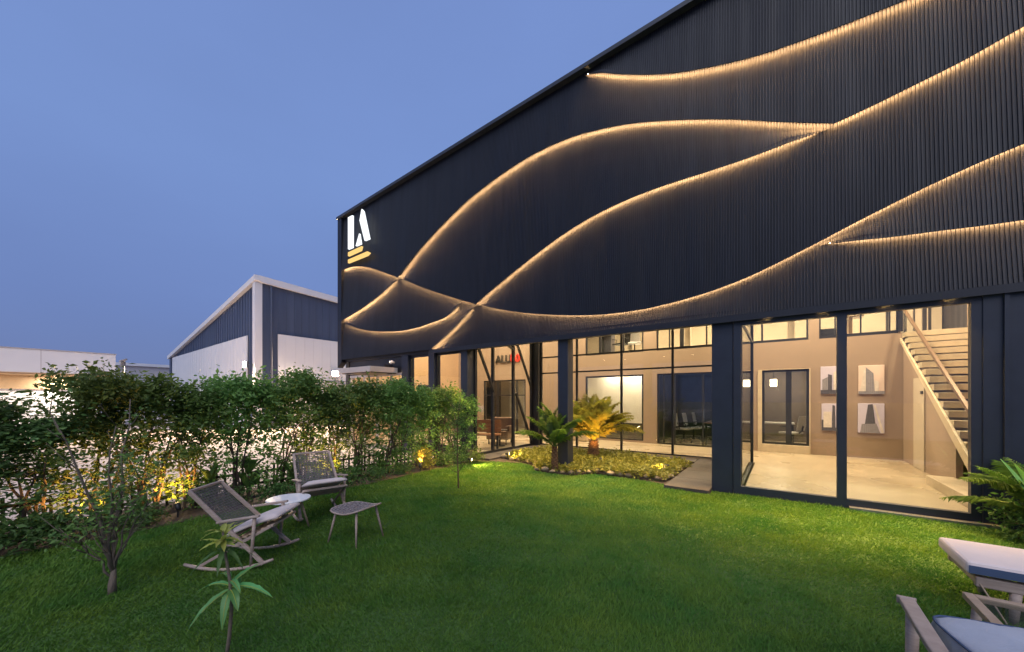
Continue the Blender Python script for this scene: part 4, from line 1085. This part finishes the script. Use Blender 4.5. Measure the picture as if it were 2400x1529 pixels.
for (a, b) in zip(BED, BED[1:8]):
    L = math.dist(a, b); k = int(L / .16)
    for i in range(k): edge.append((a[0] + (b[0] - a[0]) * i / k, a[1] + (b[1] - a[1]) * i / k))
for i in range(9): edge.append((-5.98 + .02 * i, 7.95 + i * .15))
for i in range(11): edge.append((-1.82, 7.6 + i * .16))
for i, (x, y) in enumerate(edge):
    o = link('stone', ROCKS[i % 4], None, pb, True); s = rg7.uniform(.045, .10)
    o.location = (x + rg7.uniform(-.05, .05), y + rg7.uniform(-.03, .10), .035 + s * .3); o.scale = (s, s, s * rg7.uniform(.7, 1.1)); o.rotation_euler = (0, 0, rg7.uniform(0, 6.28))
    if i % 4 == 3: o.material_slots[0].link = 'OBJECT'; o.material_slots[0].material = MATS['stone_dark']
n = 900
bx = rg7.uniform(-6, -1.76, 3400); by = rg7.uniform(7.0, 9.85, 3400); kk = in_poly(bx, by, BED); cs = np.stack([bx[kk], by[kk], np.full(kk.sum(), .07)], 1)[:1500]
cs[:, 2] += rg7.uniform(0, .08, len(cs)) * (1 + .6 * np.sin(cs[:, 0] * 3) * np.sin(cs[:, 1] * 4))
gcv = bulk('ground_cover', leaf_cloud(rg7, cs, 11, (.05, .05, .03), .095, up=1.0), 3, 'leaf_lit_yellow'); tag(gcv, 'dense yellow-lit ground cover leaves filling the planting bed', 'plants', kind='stuff')

# ------------------------------------------------------------------ garden spotlights
def spotlight(label, loc, tgt, power, color=AMBER, spot=75, lens='lamp_amber'):
    t = thing('garden_spotlight', label, 'lamp', loc, group='garden spotlights')
    d = (Vector(tgt) - Vector(loc) - Vector((0, 0, .14))).normalized(); c = Vector((0, 0, .14))
    MB().tube([(0, 0, -.02), (0, 0, .12)], .010, 6).build('stake', 'black_plastic', t)
    MB().tube([c - d * .05, c, c + d * .05], [.025, .034, .038], 10).build('lamp_body', 'black_plastic', t, smooth=True)
    MB().tube([c + d * .0505, c + d * .054], [.032, .032], 10).build('lens', lens, t)
    lamp('SPOT', 'spot_beam', tuple(Vector(loc) + c + d * .075), power, color, None, tgt, spot=spot, blend=.7, radius=.03)
spotlight('amber spotlight in the hedge behind the far rocking chair', (-6.50, 3.48, .01), (-7.0, 3.5, .9), 110, spot=125)
spotlight('amber spotlight at the hedge foot beside the yellow-lit shrub', (-6.35, 5.36, .01), (-6.7, 5.7, .7), 120)
spotlight('amber spotlight low in the hedge behind the bare sapling', (-6.55, 1.40, .01), (-7.05, 1.35, .8), 110, spot=125)
spotlight('amber spotlight low in the hedge near its camera end', (-6.55, .62, .01), (-7.05, .55, .8), 80, spot=125)
spotlight('amber spotlight aimed up at the lit cycad', (-3.40, 8.20, .035), (-3.95, 9.1, 1.1), 330, spot=70)
spotlight('amber spotlight at the near corner of the planting bed', (-5.75, 7.72, .035), (-4.9, 8.2, .15), 40, (1, .68, .22), 140)
spotlight('amber spotlight at the paved end of the planting bed', (-1.95, 8.3, .035), (-2.8, 8.2, .15), 40, (1, .68, .22), 140)
spotlight('amber spotlight at the lawn corner beside the hedge end', (-6.05, 6.62, .01), (-5.2, 6.9, .0), 90, (1, .72, .25), 140)

# ================================================================== GARDEN FURNITURE
def rocking_chair(label, loc, rz, sc_=1.0):
    t = thing('rocking_chair', label, 'chair', loc, rz, 'rocking chairs on the lawn'); t.scale = (sc_, sc_, sc_)
    W = .25
    arc = [(-.38 + .78 * i / 12, .012 + .078 * ((i - 5.6) / 6.2) ** 2) for i in range(13)]
    for s in (-1, 1):
        y = s * W
        MB().tube([(x, y, z) for x, z in arc], [.013] + [.016] * 11 + [.013], 6).build('rocker', 'teak_grey', t, smooth=True)
        MB().bar((-.365, y * .84, .735), (.315, y, .055), .026, .034, (1, 0, 1)).build('back_rail', 'teak_grey', t, bevel=.004)
        MB().tube([(.20, y, .035), (.235, y, .49)], [.013, .017], 8).build('front_post', 'teak_grey', t, smooth=True)
        MB().bar((.37, y * .93, .40), (-.26, y * .93, .045), .020, .026, (1, 0, 1)).build('seat_rail', 'teak_grey', t, bevel=.004)
        MB().bar((-.09, y * 1.02, .455), (.28, y * 1.02, .505), .045, .020).build('armrest', 'teak_grey', t, bevel=.006)
    MB().bar((-.365, -W * .84, .735), (-.365, W * .84, .735), .03, .026).build('top_rail', 'teak_grey', t, bevel=.005)
    MB().bar((.05, -W * .97, .32), (.05, W * .97, .32), .02, .02).build('cross_rail', 'teak_grey', t)
    MB().bar((.37, -W * .9, .40), (.37, W * .9, .40), .03, .024).build('front_rail', 'teak_grey', t, bevel=.005)
    # woven cord back
    mb = MB(); P0, P1 = Vector((-.350, 0, .715)), Vector((.03, 0, .335)); nrm = Vector((1, 0, 1)).normalized()
    for i in range(42):
        f = i / 41; c = P0.lerp(P1, f) - nrm * (.03 * math.sin(math.pi * f)); o_ = nrm * (.003 if i % 2 else -.003)
        wf = W * (.82 + .11 * f); mb.bar(c + Vector((0, -wf, 0)) + o_, c + Vector((0, wf, 0)) + o_, .0062, .003, nrm)
    for j in range(13):
        y = -W * .9 + 2 * W * .9 * j / 12
        for i in range(6):
            f0, f1 = i / 6, (i + 1) / 6
            a = P0.lerp(P1, f0) - nrm * (.03 * math.sin(math.pi * f0)); b = P0.lerp(P1, f1) - nrm * (.03 * math.sin(math.pi * f1))
            mb.bar(a + Vector((0, y * (.88 + .12 * f0), 0)), b + Vector((0, y * (.88 + .12 * f1), 0)), .0065, .003, nrm)
    mb.build('woven_back', 'cord_dark', t)
    # slatted seat under the cushion
    for i in range(7):
        x = .02 + i * .055; z = .255 + i * .0235
        MB().box(x - .02, x + .02, -W * .9, W * .9, z - .006, z + .006).build('seat_slat', 'teak_warm', t)
    # cushion
    mb = MB(); nx, ny = 9, 9; top = []; bot = []
    for i in range(nx + 1):
        for j in range(ny + 1):
            u, v = i / nx, j / ny; x = -.04 + .46 * u; y = (v - .5) * 2 * W * .90
            zc = .275 + .165 * u + .02 * math.sin(u * 3); e_ = min(1, (min(u, 1 - u, v, 1 - v)) * 6)
            top.append((x, y, zc + .045 + .035 * e_ ** .5)); bot.append((x, y, zc + .025 - .004 * e_))
    mb.v = top + bot; k = len(top); q = ny + 1
    for i in range(nx):
        for j in range(ny):
            a = i * q + j; mb.f += [(a, a + q, a + q + 1, a + 1), (k + a, k + a + 1, k + a + q + 1, k + a + q)]
    ring = [i * q for i in range(nx)] + [nx * q + j for j in range(ny)] + [i * q + ny for i in range(nx, 0, -1)] + [j for j in range(ny, 0, -1)]
    for a, b in zip(ring, ring[1:] + ring[:1]): mb.f.append((a, k + a, k + b, b))
    mb.build('cushion', 'cushion_cream', t, smooth=True)
    return t
rocking_chair('grey wooden rocking chair nearer the camera, seen from the side with cream cushion', (-4.32, 1.43, .0), R(40.8))
rocking_chair('grey wooden rocking chair farther back, facing out from the hedge', (-5.18, 2.58, .0), R(-14), 1.1)
tb = thing('round_side_table', 'round white side table between the two rocking chairs', 'table', (-4.80, 2.04, 0))
MB().disc((0, 0), .235, .385, .405, 36).build('table_top', 'table_white', tb, bevel=.005)
for k in range(3):
    a = R(75) + k * 2 * math.pi / 3
    MB().tube([(.12 * math.cos(a), .12 * math.sin(a), .384), (.22 * math.cos(a), .22 * math.sin(a), 0)], [.016, .011], 8).build('leg', 'teak_warm', tb, smooth=True)
so = thing('woven_stool', 'curved woven footstool on splayed wooden legs beside the rocking chairs', 'stool', (-3.90, 2.37, 0), R(12))
mb = MB(); n_ = 22
def stool_z(x, y): return .345 + .055 * (x / .22) ** 2 * (1 if x > 0 else .35) + .01 * (y / .22) ** 2
def stool_in(x, y): return (abs(x) / .24) ** 3.2 + (abs(y) / .22) ** 3.2
for i in range(n_):      # woven strips, over and under
    x = -.225 + .45 * i / (n_ - 1); yy = .22 * max(0, 1 - (abs(x) / .24) ** 3.2) ** (1 / 3.2)
    for j in range(8):
        a, b = -yy + 2 * yy * j / 8, -yy + 2 * yy * (j + 1) / 8
        mb.bar((x, a, stool_z(x, a) + .004 * (-1) ** (i + j)), (x, b, stool_z(x, b) + .004 * (-1) ** (i + j + 1)), .013, .006)
for i in range(n_):
    y = -.205 + .41 * i / (n_ - 1); xx = .24 * max(0, 1 - (abs(y) / .22) ** 3.2) ** (1 / 3.2)
    for j in range(8):
        a, b = -xx + 2 * xx * j / 8, -xx + 2 * xx * (j + 1) / 8
        mb.bar((a, y, stool_z(a, y) + .004 * (-1) ** (i + j + 1)), (b, y, stool_z(b, y) + .004 * (-1) ** (i + j)), .012, .006)
mb.build('woven_seat', 'cord_grey', so)
rim = []
for k in range(33):
    a = 2 * math.pi * k / 32; c, s = math.cos(a), math.sin(a); r = 1 / ((abs(c) / .24) ** 3.2 + (abs(s) / .22) ** 3.2) ** (1 / 3.2)
    rim.append((c * r, s * r, stool_z(c * r, s * r) - .004))
MB().tube(rim, .010, 6).build('rim', 'teak_grey', so, smooth=True)
for sx_ in (-1, 1):
    for sy in (-1, 1):
        MB().tube([(sx_ * .15, sy * .14, stool_z(sx_ * .15, sy * .14) - .01), (sx_ * .21, sy * .20, 0)], [.014, .009], 8).build('leg', 'teak_grey', so, smooth=True)

# sun lounger at the right edge
lo = thing('sun_lounger', 'grey sun lounger with thick pinkish cushion at the picture edge', 'sun lounger', (1.10, 4.16, 0)); lo.scale = (1, 1, 1.06)
def soft_box(x0, x1, y0, y1, z0, z1, r):
    mb = MB(); mb.box(x0, x1, y0, y1, z0, z1); return mb
cu = soft_box(0, 1.95, 0, .62, .30, .385, .02).build('cushion', 'cushion_pink', lo, bevel=.022)
MB().box(.012, 1.94, -.004, .0, .31, .362).build('side_band', 'cushion_blue', cu)
MB().box(.05, 1.93, .02, .07, .215, .285).build('side_rail', 'teak_grey', lo, bevel=.008)
MB().box(.05, 1.93, .55, .60, .215, .285).build('side_rail', 'teak_grey', lo, bevel=.008)
MB().box(.055, .10, .07, .55, .225, .28).build('end_rail', 'teak_grey', lo, bevel=.006)
for i in range(14): MB().box(.14 + i * .13, .23 + i * .13, .07, .55, .27, .292).build('slat', 'teak_grey', lo)
for x in (.24, 1.75):
    for y in (.045, .575):
        MB().tube([(x, y, .215), (x - .01, y, 0)], [.032, .022], 8).build('leg', 'teak_grey', lo, smooth=True)
MB().tube([(.07, .02, .24), (.18, -.02, .02)], [.006, .006], 5).build('pull_cord', 'teak_warm', lo)
# glass-topped side table
gt = thing('glass_side_table', 'low wooden side table with glass top beside the lounger', 'table', (.87, 2.90, 0))
for x0, x1, y0, y1, nm in ((0, .045, 0, .46, 'frame_side'), (.555, .60, 0, .46, 'frame_side'), (.046, .554, 0, .04, 'frame_end'), (.046, .554, .42, .46, 'frame_end')):
    MB().box(x0, x1, y0, y1, .42, .455).build(nm, 'teak_warm', gt, bevel=.004)
MB().box(.046, .554, .041, .419, .440, .447).build('glass_top', 'glass', gt)
MB().bar((.06, .36, .30), (.56, .06, .30), .03, .04).build('stretcher', 'teak_grey', gt)
for x, y, dx, dy in ((.05, .05, -.03, -.03), (.05, .41, -.03, .03), (.55, .05, .03, -.03), (.55, .41, .03, .03)):
    MB().tube([(x, y, .42), (x + dx, y + dy, 0)], [.024, .016], 8).build('leg', 'teak_grey', gt, smooth=True)
# armchair in the near corner
ac = thing('garden_armchair', 'garden armchair with slate blue cushion and curved grey arm at the corner', 'armchair', (.86, 2.40, 0), R(4))
for s in (-1, 1):
    pts = [(s * .330, .300, .600), (s * .345, .18, .614), (s * .358, .02, .616), (s * .365, -.14, .608), (s * .365, -.30, .595)]
    mb = MB()
    for p in pts: mb.v += [(p[0] - .030, p[1], p[2]), (p[0] + .030, p[1], p[2]), (p[0] + .030, p[1], p[2] - .028), (p[0] - .030, p[1], p[2] - .028)]
    for i in range(4):
        for j in range(4): mb.f.append((i * 4 + j, (i + 1) * 4 + j, (i + 1) * 4 + (j + 1) % 4, i * 4 + (j + 1) % 4))
    mb.f += [(3, 2, 1, 0), (16, 17, 18, 19)]
    mb.build('armrest', 'teak_grey', ac, bevel=.006)
    MB().tube([(s * .345, .16, .590), (s * .345, .20, 0)], [.026, .018], 8).build('leg', 'teak_grey', ac, smooth=True)
    MB().tube([(s * .36, -.26, .575), (s * .36, -.34, 0)], [.024, .018], 8).build('leg', 'teak_grey', ac, smooth=True)
    MB().box(s * .31 - .015, s * .31 + .015, -.30, .27, .30, .36).build('seat_rail', 'teak_grey', ac)
for i in range(6): MB().box(-.29, .29, -.28 + i * .09, -.22 + i * .09, .34, .36).build('seat_slat', 'teak_grey', ac)
def pillow(lx, ly, lz, n=14):
    mb = MB(); q = n + 1
    for side in (1, -1):
        for i in range(q):
            for j in range(q):
                u, v = 2 * i / n - 1, 2 * j / n - 1
                d = max(0, (1 - abs(u) ** 5) * (1 - abs(v) ** 5)) ** .38
                wr = .006 * math.sin(9 * u + 5 * v) * math.sin(7 * v - 3 * u)
                mb.v.append((u * lx * (1 - .04 * v * v), v * ly * (1 - .04 * u * u), side * (lz * d + wr * d)))
    for i in range(n):
        for j in range(n):
            a = i * q + j; mb.f.append((a, a + q, a + q + 1, a + 1)); b = q * q + a; mb.f.append((b, b + 1, b + q + 1, b + q))
    return mb
def box_cushion(lx, ly, lz, n=26):
    """boxed cushion: crowned top, upright band with gathers, rounded corners"""
    mb = MB(); prof = [(-1.0, .90), (-.92, .985), (-.5, 1.0), (.2, 1.0), (.62, .985), (.74, .93), (.86, .75), (.95, .45), (1.0, .0)]
    m_ = 64
    for z, k in prof:
        for i in range(m_):
            a = 2 * math.pi * i / m_; c, s_ = math.cos(a), math.sin(a); r = 1 / (abs(c) ** 7 + abs(s_) ** 7) ** (1 / 7)
            g_ = .010 * math.sin(i * 2.9 + z * 2) * (1 if -.95 < z < .6 else .3) + .006 * math.sin(i * .9 + 4 * z)
            mb.v.append((c * r * (lx * k + g_ * (k > .8)), s_ * r * (ly * k + g_ * (k > .8)), lz * z + (.006 * math.sin(5 * c * r * k + 3 * s_) if z > .8 else 0)))
    for q in range(len(prof) - 1):
        for i in range(m_): mb.f.append((q * m_ + i, q * m_ + (i + 1) % m_, (q + 1) * m_ + (i + 1) % m_, (q + 1) * m_ + i))
    mb.f.append(tuple(range(m_ - 1, -1, -1)))
    return mb
o = box_cushion(.25, .33, .085).build('seat_cushion', 'cushion_slate', ac, smooth=True); o.location = (.035, .05, .475); o.rotation_euler = (0, 0, R(9))
ring = []
for i in range(65):
    a = 2 * math.pi * i / 64; c, s_ = math.cos(a), math.sin(a); r = 1 / (abs(c) ** 7 + abs(s_) ** 7) ** (1 / 7); ring.append((c * r * .2475, s_ * r * .327, .085 * .63))
MB().tube(ring, .0055, 5).build('piping', 'cushion_blue', o, smooth=True)
bkr = pillow(.27, .16, .07).build('back_cushion', 'cushion_slate', ac, smooth=True); bkr.location = (0, -.40, .56); bkr.rotation_euler = (R(70), 0, 0)
MB().box(-.34, .34, -.52, -.49, .36, .70).build('back_frame', 'teak_grey', ac, bevel=.006)
